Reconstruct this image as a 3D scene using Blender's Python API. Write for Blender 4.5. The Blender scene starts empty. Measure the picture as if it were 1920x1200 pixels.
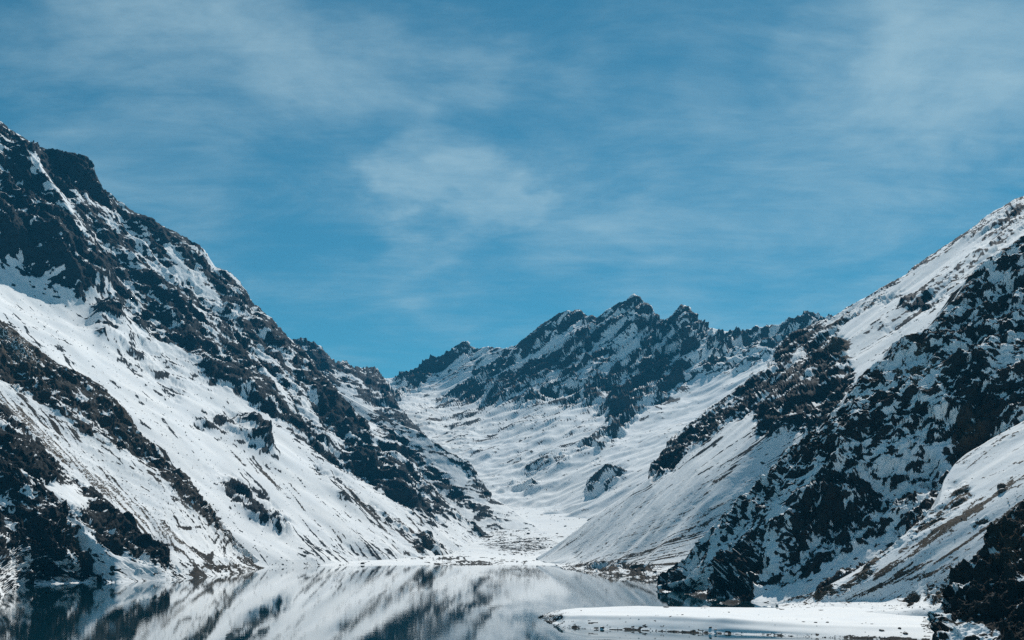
import bpy, math, random
import numpy as np
from concurrent.futures import ThreadPoolExecutor

random.seed(7)
np.random.seed(7)
SC = bpy.context.scene
COL = SC.collection

# ------------------------------------------------------------------ camera, sky, sun
W, H, F, HOR, CAMZ = 1920.0, 1200.0, 1900.0, 1010.0, 70.0
cam_d = bpy.data.cameras.new('camera')
cam = bpy.data.objects.new('camera', cam_d)
COL.objects.link(cam)
cam.location = (0, 0, CAMZ)
cam.rotation_euler = (math.radians(90), 0, 0)
cam_d.sensor_width = 36.0
cam_d.lens = 36.0 * F / W
cam_d.shift_y = (HOR - H / 2) / W
cam_d.clip_start = 1.0
cam_d.clip_end = 80000.0
SC.camera = cam

SUN_EL, SUN_AZ = math.radians(47), math.radians(20)      # azimuth clockwise from +Y (view axis)
SUN_STRENGTH, SKY_STRENGTH, EXPOSURE = 4.4, 0.085, 0.0
sun_dir = (math.cos(SUN_EL) * math.sin(SUN_AZ), math.cos(SUN_EL) * math.cos(SUN_AZ), math.sin(SUN_EL))
sd = bpy.data.lights.new('sun', 'SUN')
sd.energy = SUN_STRENGTH
sd.angle = math.radians(0.5)
sd.color = (1.0, 0.965, 0.91)
sun = bpy.data.objects.new('sun', sd)
COL.objects.link(sun)
from mathutils import Vector
sun.rotation_euler = Vector(sun_dir).to_track_quat('Z', 'Y').to_euler()
sun.location = (2000, 4000, 5000)

world = bpy.data.worlds.new('World')
SC.world = world
world.use_nodes = True


def build_world():
    nt = world.node_tree
    nt.nodes.clear()
    N, L = nt.nodes.new, nt.links.new
    out = N('ShaderNodeOutputWorld')
    bg = N('ShaderNodeBackground')
    bg.inputs['Strength'].default_value = SKY_STRENGTH
    sky = N('ShaderNodeTexSky')
    sky.sky_type = 'NISHITA'
    sky.sun_disc = False
    sky.sun_elevation = SUN_EL
    sky.sun_rotation = SUN_AZ
    sky.altitude = 2900
    sky.air_density = 1.0
    sky.dust_density = 0.3
    sky.ozone_density = 2.0
    tint = N('ShaderNodeMix')
    tint.data_type = 'RGBA'
    tint.blend_type = 'MULTIPLY'
    tint.inputs[0].default_value = 1.0
    tint.inputs[7].default_value = SKY_TINT
    L(sky.outputs[0], tint.inputs[6])
    tc = N('ShaderNodeTexCoord')
    sep = N('ShaderNodeSeparateXYZ')
    L(tc.outputs['Generated'], sep.inputs[0])

    def math_(op, a, b=None, clamp=False):
        n = N('ShaderNodeMath')
        n.operation = op
        n.use_clamp = clamp
        for i, v in enumerate((a, b)):
            if v is None:
                continue
            if isinstance(v, (int, float)):
                n.inputs[i].default_value = v
            else:
                L(v, n.inputs[i])
        return n.outputs[0]
    # cirrus sheet: project the direction on a high level plane
    zz = math_('ADD', math_('MAXIMUM', sep.outputs[2], 0.0), 0.13)
    cx = math_('DIVIDE', sep.outputs[0], zz)
    cy = math_('DIVIDE', sep.outputs[1], zz)
    comb = N('ShaderNodeCombineXYZ')
    L(cx, comb.inputs[0])
    L(cy, comb.inputs[1])

    def noise(scale, det, rough, dist, loc, rot, sc3):
        mp = N('ShaderNodeMapping')
        mp.inputs['Location'].default_value = loc
        mp.inputs['Rotation'].default_value = (0, 0, math.radians(rot))
        mp.inputs['Scale'].default_value = sc3
        L(comb.outputs[0], mp.inputs[0])
        n = N('ShaderNodeTexNoise')
        n.inputs['Scale'].default_value = scale
        n.inputs['Detail'].default_value = det
        n.inputs['Roughness'].default_value = rough
        n.inputs['Distortion'].default_value = dist
        L(mp.outputs[0], n.inputs['Vector'])
        return n.outputs[0]

    def ramp(v, a, b, lo=0.0, hi=1.0):
        m = N('ShaderNodeMapRange')
        m.interpolation_type = 'SMOOTHSTEP'
        m.inputs[1].default_value = a
        m.inputs[2].default_value = b
        m.inputs[3].default_value = lo
        m.inputs[4].default_value = hi
        L(v, m.inputs[0])
        return m.outputs[0]
    big = noise(1.3, 4, 0.55, 0.4, (3.1, 1.7, 0), 20, (1, 0.8, 1))
    mid = noise(3.0, 10, 0.64, 0.4, (0.4, 5.2, 0), 22, (0.8, 1.05, 1))
    fine = noise(11.0, 8, 0.68, 0.5, (2.2, 0.3, 0), -8, (0.26, 1.1, 1))
    # soft banks of cirrus standing in particular directions of the sky
    wn = N('ShaderNodeTexNoise')
    wn.inputs['Scale'].default_value = 2.6
    wn.inputs['Detail'].default_value = 5
    L(comb.outputs[0], wn.inputs['Vector'])
    wv = N('ShaderNodeVectorMath')
    wv.operation = 'SUBTRACT'
    L(wn.outputs['Color'], wv.inputs[0])
    wv.inputs[1].default_value = (0.5, 0.5, 0.5)
    ws = N('ShaderNodeVectorMath')
    ws.operation = 'MULTIPLY'
    L(wv.outputs[0], ws.inputs[0])
    ws.inputs[1].default_value = (0.34, 0.1, 0.22)
    nrm0 = N('ShaderNodeVectorMath')
    nrm0.operation = 'NORMALIZE'
    L(tc.outputs['Generated'], nrm0.inputs[0])
    wa = N('ShaderNodeVectorMath')
    wa.operation = 'ADD'
    L(nrm0.outputs[0], wa.inputs[0])
    L(ws.outputs[0], wa.inputs[1])
    nrm1 = N('ShaderNodeVectorMath')
    nrm1.operation = 'NORMALIZE'
    L(wa.outputs[0], nrm1.inputs[0])
    warped = nrm1.outputs[0]
    bank = None
    for (px, py, rad, amt) in CLOUD_BANKS:
        d = Vector(((px - 960) / F, 1.0, (HOR - py) / F)).normalized()
        dot = N('ShaderNodeVectorMath')
        dot.operation = 'DOT_PRODUCT'
        L(warped, dot.inputs[0])
        dot.inputs[1].default_value = d
        b = ramp(dot.outputs['Value'], math.cos(rad), 1.0, 0.0, amt)
        bank = b if bank is None else math_('ADD', bank, b)
    dens = math_('ADD', math_('MULTIPLY', big, 0.50), math_('MULTIPLY', mid, 0.85))
    dens = math_('ADD', dens, math_('MULTIPLY', fine, 0.32))
    dens = math_('ADD', dens, bank)
    cov = ramp(dens, 0.68, 1.48, 0.0, 1.0)
    cov = math_('MULTIPLY', cov, CLOUD_MAX, clamp=True)
    mix = N('ShaderNodeMix')
    mix.data_type = 'RGBA'
    L(cov, mix.inputs[0])
    L(tint.outputs[2], mix.inputs[6])
    mix.inputs[7].default_value = CLOUD_COL
    L(mix.outputs[2], bg.inputs['Color'])
    L(bg.outputs[0], out.inputs['Surface'])


SKY_TINT = (0.36, 0.97, 0.90, 1)
CLOUD_COL = (5.8, 8.0, 8.9, 1)
CLOUD_MAX = 0.75
CLOUD_BANKS = [(835, 370, 0.075, 0.24), (820, 300, 0.16, 0.06), (1620, 95, 0.08, 0.12), (1860, 75, 0.11, 0.24), (1700, 120, 0.18, 0.06), (250, 220, 0.24, 0.13), (120, 130, 0.12, 0.07), (450, 90, 0.12, 0.07),
               (620, 60, 0.20, 0.08), (920, 240, 0.08, 0.08), (1300, 400, 0.20, 0.08), (1750, 430, 0.2, 0.08), (1000, 620, 0.12, -0.06), (560, 560, 0.14, -0.10),
               (1080, 190, 0.12, -0.14), (1300, 150, 0.12, -0.06), (600, 330, 0.09, -0.08), (30, 60, 0.07, -0.08)]
build_world()

vs = SC.view_settings
vs.view_transform = 'Standard'
vs.look = 'None'
vs.gamma = 1.0
vs.use_curve_mapping = False
vs.exposure = EXPOSURE
SC.cycles.use_denoising = False
SC.cycles.max_bounces = 5
SC.cycles.diffuse_bounces = 3
SC.cycles.glossy_bounces = 3
SC.cycles.volume_bounces = 0
SC.cycles.volume_step_rate = 4.0


# ------------------------------------------------------------------ noise
PERM = np.random.RandomState(11).permutation(256).astype(np.int32)
PERM = np.concatenate([PERM, PERM, PERM])
GR = np.random.RandomState(5).normal(size=(256, 3)).astype(np.float32)
GR /= np.linalg.norm(GR, axis=1)[:, None]
POOL = ThreadPoolExecutor(4)


def _perlin(x, y, z):
    xi = np.floor(x); yi = np.floor(y); zi = np.floor(z)
    xf = x - xi; yf = y - yi; zf = z - zi
    xi = xi.astype(np.int32) & 255; yi = yi.astype(np.int32) & 255; zi = zi.astype(np.int32) & 255
    u = xf * xf * xf * (xf * (xf * 6 - 15) + 10)
    v = yf * yf * yf * (yf * (yf * 6 - 15) + 10)
    w = zf * zf * zf * (zf * (zf * 6 - 15) + 10)
    res = None
    for dx in (0, 1):
        a = PERM[xi + dx]
        wx = u if dx else 1 - u
        for dy in (0, 1):
            b = PERM[a + yi + dy]
            wy = wx * (v if dy else 1 - v)
            for dz in (0, 1):
                h = PERM[b + zi + dz]
                g = GR[h]
                d = g[:, 0] * (xf - dx) + g[:, 1] * (yf - dy) + g[:, 2] * (zf - dz)
                d *= wy * (w if dz else 1 - w)
                res = d if res is None else res + d
    return res


def perlin(p):
    n = len(p)
    cuts = np.linspace(0, n, 9).astype(int)
    fs = [POOL.submit(_perlin, p[a:b, 0], p[a:b, 1], p[a:b, 2]) for a, b in zip(cuts[:-1], cuts[1:])]
    return np.concatenate([f.result() for f in fs])


def fbm(p, scale, octs=4, gain=0.5, lac=2.03, seed=0, ridged=False):
    q = (p / np.asarray(scale, np.float32) + np.float32(seed * 17.31)).astype(np.float32)
    tot = np.zeros(len(p), np.float32)
    amp, norm = 1.0, 0.0
    for o in range(octs):
        n = perlin(q)
        if ridged:
            n = 0.32 - np.abs(n) * 1.45
        tot += amp * n
        norm += amp * amp
        amp *= gain
        q = q * lac + 9.7
    return tot / math.sqrt(norm)


def _facet(p, seed):
    c = np.floor(p).astype(np.int32)
    best = np.full(len(p), 1e9, np.float32)
    out = np.zeros(len(p), np.float32)
    for dx in (-1, 0, 1):
        for dy in (-1, 0, 1):
            for dz in (-1, 0, 1):
                k = c + np.array([dx, dy, dz], np.int32)
                h = PERM[(PERM[(PERM[(k[:, 0] + seed) & 255] + k[:, 1]) & 255] + k[:, 2]) & 255]
                j = GR[h] * 0.45
                r = p - (k + 0.5 + j)
                d = (r * r).sum(1)
                m = d < best
                t = GR[PERM[h + 7]]
                v = (r * t).sum(1) + 0.35 * GR[PERM[h + 99], 0]
                best = np.where(m, d, best)
                out = np.where(m, v, out)
    return out


def facet(p, scale, seed=0):
    """broken planes of rock: every block tilts its own way"""
    q = (p / np.asarray(scale, np.float32)).astype(np.float32)
    cuts = np.linspace(0, len(q), 9).astype(int)
    fs = [POOL.submit(_facet, q[a:b], seed) for a, b in zip(cuts[:-1], cuts[1:])]
    return np.concatenate([f.result() for f in fs])


def nrmz(a):
    return (a - a.mean()) / (a.std() + 1e-9)


# ------------------------------------------------------------------ measuring: pixel of the photo + distance -> point
def P(px, py, y):
    return ((px - 960.0) / F * y, y, CAMZ + (HOR - py) / F * y)


def wY(py, z=0.0):
    return (CAMZ - z) * F / (py - HOR)


class Plane:
    """an inclined slope: steepness, the way it faces, one point on it"""
    def __init__(self, slope, phi, pt, side=1):
        s, p = math.radians(slope), math.radians(phi)
        self.n = (side * math.sin(s) * math.cos(p), -math.sin(s) * math.sin(p), math.cos(s))
        q = P(*pt)
        self.c = sum(a * b for a, b in zip(self.n, q))

    def y(self, px, py):
        d = ((px - 960.0) / F, 1.0, (HOR - py) / F)
        k = sum(a * b for a, b in zip(self.n, d))
        return (self.c - self.n[2] * CAMZ) / k


def on(plane, pts, off=0.0, mul=1.0):
    r = []
    for p in pts:
        if len(p) == 3:
            r.append(p)
        else:
            r.append((p[0], p[1], plane.y(p[0], p[1]) * mul + off))
    return r


def shore(pts, z=0.0):
    return [(a, b, wY(b, z)) for a, b in pts]


# ------------------------------------------------------------------ outcrop maps (where bare rock comes out of the snow)
RX0, RY0, RS, RNX, RNY = -400, 40, 2, 1380, 620


class Map:
    def __init__(self, base):
        self.a = np.full((RNY, RNX), base, np.float32)
        self.gy, self.gx = np.mgrid[0:RNY, 0:RNX].astype(np.float32)

    def _box(self, pts, pad):
        xs = [(p[0] - RX0) / RS for p in pts]; ys = [(p[1] - RY0) / RS for p in pts]
        x0, x1 = max(0, int(min(xs) - pad)), min(RNX, int(max(xs) + pad) + 2)
        y0, y1 = max(0, int(min(ys) - pad)), min(RNY, int(max(ys) + pad) + 2)
        return xs, ys, x0, x1, y0, y1

    def poly(self, val, pts, soft=3):
        xs, ys, x0, x1, y0, y1 = self._box(pts, soft + 1)
        if x1 <= x0 or y1 <= y0:
            return self
        gx, gy = self.gx[y0:y1, x0:x1], self.gy[y0:y1, x0:x1]
        ins = np.zeros(gx.shape, bool)
        n = len(xs)
        for i in range(n):
            j = (i + 1) % n
            if ys[i] == ys[j]:
                continue
            c = ((ys[i] > gy) != (ys[j] > gy)) & (gx < (xs[j] - xs[i]) * (gy - ys[i]) / (ys[j] - ys[i]) + xs[i])
            ins ^= c
        self._mix(ins.astype(np.float32), val, x0, x1, y0, y1, soft)
        return self

    def line(self, val, pts, width, soft=1):
        wd = width / RS / 2.0
        xs, ys, x0, x1, y0, y1 = self._box(pts, wd + soft + 1)
        gx, gy = self.gx[y0:y1, x0:x1], self.gy[y0:y1, x0:x1]
        d = np.full(gx.shape, 1e9, np.float32)
        for i in range(len(xs) - 1):
            ax, ay, bx, by = xs[i], ys[i], xs[i + 1], ys[i + 1]
            t = np.clip(((gx - ax) * (bx - ax) + (gy - ay) * (by - ay)) / ((bx - ax) ** 2 + (by - ay) ** 2 + 1e-6), 0, 1)
            d = np.minimum(d, np.hypot(gx - ax - t * (bx - ax), gy - ay - t * (by - ay)))
        self._mix((d < wd).astype(np.float32), val, x0, x1, y0, y1, soft)
        return self

    def _mix(self, m, val, x0, x1, y0, y1, soft):
        for _ in range(2):
            for ax in (0, 1):
                k = soft
                if k > 0:
                    pad = [(0, 0), (0, 0)]; pad[ax] = (k, k)
                    c = np.cumsum(np.pad(m, pad, mode='edge'), axis=ax)
                    c = np.concatenate([np.zeros_like(np.take(c, [0], ax)), c], ax)
                    n = m.shape[ax]
                    m = (np.take(c, range(2 * k + 1, 2 * k + 1 + n), ax) - np.take(c, range(0, n), ax)) / (2 * k + 1) if c.shape[ax] > 2 * k + n else m
        r = self.a[y0:y1, x0:x1]
        r += (val - r) * m

    def sample(self, px, py):
        fx = np.clip((px - RX0) / RS, 0, RNX - 1.01); fy = np.clip((py - RY0) / RS, 0, RNY - 1.01)
        ix = fx.astype(int); iy = fy.astype(int); tx = fx - ix; ty = fy - iy
        a = self.a
        return (a[iy, ix] * (1 - tx) + a[iy, ix + 1] * tx) * (1 - ty) + (a[iy + 1, ix] * (1 - tx) + a[iy + 1, ix + 1] * tx) * ty


# ------------------------------------------------------------------ lofted terrain
def resample(row, nu, smooth):
    r = np.array(row, float)
    d = np.hypot(np.diff(r[:, 0]), np.diff(r[:, 1]))
    s = np.concatenate([[0], np.cumsum(d)]); s /= s[-1]
    t = np.linspace(0, 1, nu)
    xyz = np.array([P(*p) for p in r])
    o = np.stack([np.interp(t, s, xyz[:, k]) for k in range(3)], 1)
    if smooth > 0:
        k = smooth
        ker = np.hanning(2 * k + 3)[1:-1]; ker /= ker.sum()
        for c in range(3):
            a = np.concatenate([2 * o[0, c] - o[k:0:-1, c], o[:, c], 2 * o[-1, c] - o[-2:-k - 2:-1, c]])
            o[:, c] = np.convolve(a, ker, 'valid')
    return o


def mono(t, yv, tq):
    """monotone cubic through rows; yv (K, ...)"""
    h = np.diff(t)
    sh = (-1,) + (1,) * (yv.ndim - 1)
    dl = np.diff(yv, axis=0) / h.reshape(sh)
    m = np.empty_like(yv)
    m[0], m[-1] = dl[0], dl[-1]
    w = h.reshape(sh)
    a, b = dl[:-1], dl[1:]
    with np.errstate(divide='ignore', invalid='ignore'):
        hm = np.where(a * b > 0, 3 * (w[:-1] + w[1:]) / ((2 * w[1:] + w[:-1]) / a + (w[1:] + 2 * w[:-1]) / b), 0)
    m[1:-1] = hm
    k = np.clip(np.searchsorted(t, tq, 'right') - 1, 0, len(t) - 2)
    x = ((tq - t[k]) / h[k]).reshape(sh)
    hk = h[k].reshape(sh)
    return ((2 * x ** 3 - 3 * x ** 2 + 1) * yv[k] + (x ** 3 - 2 * x ** 2 + x) * hk * m[k]
            + (-2 * x ** 3 + 3 * x ** 2) * yv[k + 1] + (x ** 3 - x ** 2) * hk * m[k + 1])


def grid_normals(G):
    du = np.gradient(G, axis=1); dv = np.gradient(G, axis=0)
    n = np.cross(du, dv)
    n /= np.linalg.norm(n, axis=2, keepdims=True) + 1e-9
    n[n[..., 2] < 0] *= -1
    return n


from statistics import NormalDist
_ND = NormalDist()
_TQ = np.linspace(0, 1, 513)
_TV = np.array([_ND.inv_cdf(min(max(1 - r, 1e-4), 1 - 1e-4)) for r in _TQ])


def mesh_from_grid(name, G, attrs, mat, parent=None):
    nv, nu = G.shape[:2]
    me = bpy.data.meshes.new(name)
    me.vertices.add(nu * nv)
    me.vertices.foreach_set('co', G.reshape(-1).astype(np.float32))
    i = np.arange(nu * nv, dtype=np.int32).reshape(nv, nu)
    q = np.stack([i[:-1, :-1], i[1:, :-1], i[1:, 1:], i[:-1, 1:]], -1).reshape(-1, 4)
    # faces wind so that they look up / outwards
    a = G.reshape(-1, 3)[q[len(q) // 2]]
    if np.cross(a[1] - a[0], a[2] - a[0])[2] < 0:
        q = q[:, ::-1]
    nf = len(q)
    me.loops.add(nf * 4)
    me.loops.foreach_set('vertex_index', q.reshape(-1))
    me.polygons.add(nf)
    me.polygons.foreach_set('loop_start', np.arange(0, nf * 4, 4, dtype=np.int32))
    me.polygons.foreach_set('use_smooth', np.ones(nf, bool))
    for k, v in attrs.items():
        at = me.attributes.new(k, 'FLOAT', 'POINT')
        at.data.foreach_set('value', v.reshape(-1).astype(np.float32))
    me.update()
    me.materials.append(mat)
    o = bpy.data.objects.new(name, me)
    COL.objects.link(o)
    if parent:
        o.parent = parent
    return o


class Terrain:
    pass


def terrain(name, rows, rock, brown, mat, back=(500, -420), step=1.9, smooth=5, theta=140, L=60, an=2.2, ledge=-8,
            ledge_h=26, amp=12, low=18, relief=1.0, vsm=0, snow_amp=1.2, seed=1, parent=None, warp=9, contrast=0.22, hmul=1.0,
            flat_front=False, streak=None, bulge=None, pivot=None, s_theta=None, s_width=0.10, snow_k=1.0, w_slope=0.7, w_fine=0.5, w_fall=0.55, w_ledge=0.55, w_fleck=0.75, edge_amp=0.6, rib=0.0, jag=0.0):
    K = len(rows)
    ln = [np.hypot(np.diff([p[0] for p in r]), np.diff([p[1] for p in r])).sum() for r in rows]
    nu = max(24, int(max(ln) / step))
    R = [resample(r, nu, 2 if i == 0 else smooth) for i, r in enumerate(rows)]
    img = [np.stack([960 + F * a[:, 0] / a[:, 1], HOR - F * (a[:, 2] - CAMZ) / a[:, 1]], 1) for a in R]
    gaps = [max(6.0, np.percentile(np.hypot(*(img[i + 1] - img[i]).T), 85)) for i in range(K - 1)]
    t = np.concatenate([[0], np.cumsum(gaps)])
    tq = [np.linspace(t[i], t[i + 1], max(4, int(gaps[i] / step)), endpoint=False) for i in range(K - 1)]
    tq = np.concatenate(tq + [[t[-1]]])
    A = np.stack(R)
    G = mono(t, A, tq)
    if back:
        nb = 14
        c = G[0]
        bk = []
        for j in range(nb, 0, -1):
            f = (j / nb) ** 1.5
            bk.append(c + np.array([0, back[0] * f, back[1] * f ** 0.85]))
        G = np.concatenate([np.stack(bk), G], 0)
    nv = G.shape[0]
    G0 = G.reshape(-1, 3).astype(np.float32)
    px = 960 + F * G0[:, 0] / G0[:, 1]
    py = HOR - F * (G0[:, 2] - CAMZ) / G0[:, 1]
    N0 = grid_normals(G)
    th = math.radians(theta)
    q = np.stack([G0[:, 0] * math.cos(th) + G0[:, 2] * math.sin(th), -G0[:, 0] * math.sin(th) + G0[:, 2] * math.cos(th), G0[:, 1]], 1)
    # uneven outlines of the outcrops
    wp = fbm(q, (L * 0.9 * an ** 0.5, L * 0.55, L), 4, 0.6, seed=seed + 31)
    wq = fbm(q, (L * 0.9, L * 0.55, L), 4, 0.6, seed=seed + 37)
    ct, st = math.cos(th), math.sin(th)
    sx = px + warp * (wp * 3.0 * ct - wq * 1.6 * st)
    sy = py - warp * (wp * 3.0 * st + wq * 1.6 * ct)
    Rk = rock.sample(sx, sy)
    Bn = brown.sample(sx, sy) if brown is not None else np.zeros(len(G0), np.float32)
    n_big = nrmz(fbm(q, (L * 4.0 * an, L * 3.2, L * 5), 3, 0.5, seed=seed))
    n1 = nrmz(fbm(q, (L * an, L, L * 1.5), 5, 0.47, seed=seed + 3, ridged=True))
    lt = math.radians(ledge)
    ql = np.stack([G0[:, 0] * math.cos(lt) + G0[:, 2] * math.sin(lt), -G0[:, 0] * math.sin(lt) + G0[:, 2] * math.cos(lt), G0[:, 1]], 1)
    n2 = nrmz(fbm(ql, (L * 1.7, L * 0.5, L * 1.2), 5, 0.55, seed=seed + 7))
    n6 = nrmz(fbm(ql, (L * 0.55, L * 0.16, L * 0.4), 3, 0.6, seed=seed + 23))
    wob = ql + (np.stack([n2, n6, n2], 1) * L * 0.06).astype(np.float32)
    fc1 = nrmz(facet(wob, (L * 1.1, L * 0.75, L * 0.9), seed))
    fc2 = nrmz(facet(wob, (L * 0.26, L * 0.17, L * 0.22), seed + 5))
    lz = ql[:, 1] / ledge_h + n1 * 0.42 + n_big * 0.7
    fr = lz - np.floor(lz)
    saw = np.where(fr < 0.78, fr / 0.78, (1 - fr) / 0.22)
    lz2 = ql[:, 1] / (ledge_h * 0.37) + n2 * 0.5 + n_big * 1.3
    fr2 = lz2 - np.floor(lz2)
    saw2 = np.where(fr2 < 0.75, fr2 / 0.75, (1 - fr2) / 0.25)
    if back:
        Rk = Rk.reshape(nv, nu); Rk[:22] = np.maximum(Rk[22], Rk[:22]); Rk = Rk.reshape(-1)
    Rs = np.clip(Rk, 0, 1)
    rr = Rs ** 1.15
    vi = np.arange(nv) - (14 if back else 0)
    edge = np.repeat(1 - 0.92 * np.exp(-(vi * step / 20.0) ** 2), nu).astype(np.float32)
    crest = np.repeat(1 - edge_amp * np.exp(-(vi * step / 16.0) ** 2), nu).astype(np.float32)
    d1 = nrmz(fbm(q, (L * an * 1.15, L * 1.15, L * 1.7), 3, 0.4, seed=seed + 3, ridged=True))
    rg = nrmz(fbm(q, (L * 3.2 * an, L * 1.9, L * 3.5), 3, 0.45, seed=seed + 57, ridged=True)) if rib else 0.0
    disp = rib * crest * rg * (0.04 + 0.96 * rr) + low * edge * n_big * (0.25 + 0.75 * rr) + amp * crest * rr * (0.70 * d1 + 0.08 * n2 + 0.04 * n6 + 0.55 * fc1 + 0.07 * fc2 + 0.85 * (saw - 0.5) + 0.22 * (saw2 - 0.5)) * relief
    # long drifts and gullies in the snow
    n4 = fbm(q, (L * 9 * snow_k, L * 0.9 * snow_k, L * 7 * snow_k), 3, 0.5, seed=seed + 13)
    disp += snow_amp * n4 * 3.0 * (1 - 0.6 * rr)
    if bulge is not None:
        disp += bulge.sample(px, py)
    nn = N0.reshape(-1, 3) * 0.85 + np.array([0, 0, 0.25])
    if flat_front:
        disp *= np.clip((G0[:, 2] + 2) / 8.0, 0.0, 1.0)
    else:
        disp *= np.clip((G0[:, 2] + 6) / 18.0, 0.15, 1.0)
    G1 = (G0 + nn * disp[:, None]).reshape(nv, nu, 3)
    if jag and back:      # broken skyline
        cr = G0.reshape(nv, nu, 3)[14]
        j = fbm(cr, (L * 0.9, L * 0.9, L * 0.9), 4, 0.55, seed=seed + 71, ridged=True)
        j = np.clip(nrmz(j), -1.5, 2.2) * jag * np.clip(Rs.reshape(nv, nu)[18], 0.15, 1)
        G1[:, :, 2] += j[None, :] * np.exp(-(vi * step / 9.0) ** 2)[:, None]
    N1 = grid_normals(G1).reshape(-1, 3)
    dz = N0.reshape(-1, 3)[:, 2] - N1[:, 2]
    n5 = nrmz(fbm(q, (L * 0.5 * an, L * 0.35, L * 0.5), 4, 0.55, seed=seed + 17))
    wgt = 0.02 + np.clip(Rk, 0, 1) * np.clip(1.15 - Rk, 0, 1)

    def wz(a):
        mu = np.average(a, weights=wgt)
        return (a - mu) / (math.sqrt(np.average((a - mu) ** 2, weights=wgt)) + 1e-9)
    sc = wz(w_slope * wz(np.clip(dz, -0.35, 0.45)) * (0.35 + 0.65 * rr) + w_fine * n5 + w_fall * n1 + w_ledge * n2 + 0.35 * n_big + w_fleck * n6)
    thr = np.interp(Rs, _TQ, _TV)
    rk = 1 / (1 + np.exp(-np.clip((sc - thr) / contrast, -30, 30)))
    if streak is not None:
        if pivot:      # runnels that fan out from one place
            ang = np.degrees(np.arctan2(pivot[1] - py, px - pivot[0])).astype(np.float32)
            rad = np.hypot(px - pivot[0], py - pivot[1]).astype(np.float32)
            qs = np.stack([rad / 260.0, ang / 0.26, G0[:, 1] * 0], 1)
        else:
            t2 = math.radians(s_theta if s_theta is not None else theta)
            qs = np.stack([(G0[:, 0] * math.cos(t2) + G0[:, 2] * math.sin(t2)) / (L * 5.0), (-G0[:, 0] * math.sin(t2) + G0[:, 2] * math.cos(t2)) / (L * s_width), G0[:, 1] / (L * 6.0)], 1)
        ns = nrmz(fbm(qs.astype(np.float32), (1, 1, 1), 3, 0.6, seed=seed + 41)) * 1.0 + 0.25 * n6 + 0.35 * n5
        S = np.clip(streak.sample(px, py), 0, 1)
        rs_ = 1 / (1 + np.exp(-np.clip((nrmz(ns) - np.interp(S, _TQ, _TV)) / 0.3, -30, 30)))
        rs_ *= np.clip(S * 60, 0, 1)
        rk = np.maximum(rk, rs_)
    # bare rock stands a little proud of the snow that lies round it
    G1 = (G1.reshape(-1, 3) + nn * ((rk - 0.5) * (amp * 0.05) * (0.3 + rr) * (disp * 0 + 1))[:, None] * np.clip((G0[:, 2] + 2) / 10, 0, 1)[:, None]).reshape(nv, nu, 3)
    T = Terrain()
    T.ob = mesh_from_grid(name, G1, {'rock': rk, 'brown': Bn}, mat, parent)
    T.p = G1.reshape(-1, 3)
    T.px = 960 + F * T.p[:, 0] / T.p[:, 1]
    T.py = HOR - F * (T.p[:, 2] - CAMZ) / T.p[:, 1]
    T.rk = rk
    T.R = Rs
    return T


def spot(T, px, py):
    """the point of a landform's surface that lies nearest to a line of sight"""
    i = np.argmin((T.px - px) ** 2 + (T.py - py) ** 2)
    return T.p[i]


# ------------------------------------------------------------------ materials
def new_mat(name):
    m = bpy.data.materials.new(name)
    m.use_nodes = True
    nt = m.node_tree
    b = nt.nodes['Principled BSDF']
    return m, nt, b


def mnode(nt, kind, **kw):
    n = nt.nodes.new(kind)
    for k, v in kw.items():
        setattr(n, k, v)
    return n


def mmath(nt, op, a, b=None, c=None, clamp=False):
    n = nt.nodes.new('ShaderNodeMath')
    n.operation = op
    n.use_clamp = clamp
    for i, v in enumerate((a, b, c)):
        if v is None:
            continue
        if isinstance(v, (int, float)):
            n.inputs[i].default_value = v
        else:
            nt.links.new(v, n.inputs[i])
    return n.outputs[0]


def mnoise(nt, vec, scale, det=4, rough=0.55, dist=0.0, sc3=None, rot=None):
    if sc3 or rot:
        mp = nt.nodes.new('ShaderNodeMapping')
        if rot:
            mp.inputs['Rotation'].default_value = rot
        if sc3:
            mp.inputs['Scale'].default_value = sc3
        nt.links.new(vec, mp.inputs[0])
        vec = mp.outputs[0]
    n = nt.nodes.new('ShaderNodeTexNoise')
    n.inputs['Scale'].default_value = scale
    n.inputs['Detail'].default_value = det
    n.inputs['Roughness'].default_value = rough
    n.inputs['Distortion'].default_value = dist
    nt.links.new(vec, n.inputs['Vector'])
    return n.outputs[0]


def mramp(nt, v, a, b, lo=0.0, hi=1.0):
    m = nt.nodes.new('ShaderNodeMapRange')
    m.interpolation_type = 'SMOOTHSTEP'
    m.inputs[1].default_value = a
    m.inputs[2].default_value = b
    m.inputs[3].default_value = lo
    m.inputs[4].default_value = hi
    nt.links.new(v, m.inputs[0])
    return m.outputs[0]


def mmix(nt, f, a, b):
    m = nt.nodes.new('ShaderNodeMix')
    m.data_type = 'RGBA'
    for s, v in ((0, f), (6, a), (7, b)):
        if isinstance(v, (int, float, tuple)):
            m.inputs[s].default_value = v
        else:
            nt.links.new(v, m.inputs[s])
    return m.outputs[2]


SNOW = (0.85, 0.855, 0.845, 1)


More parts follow.
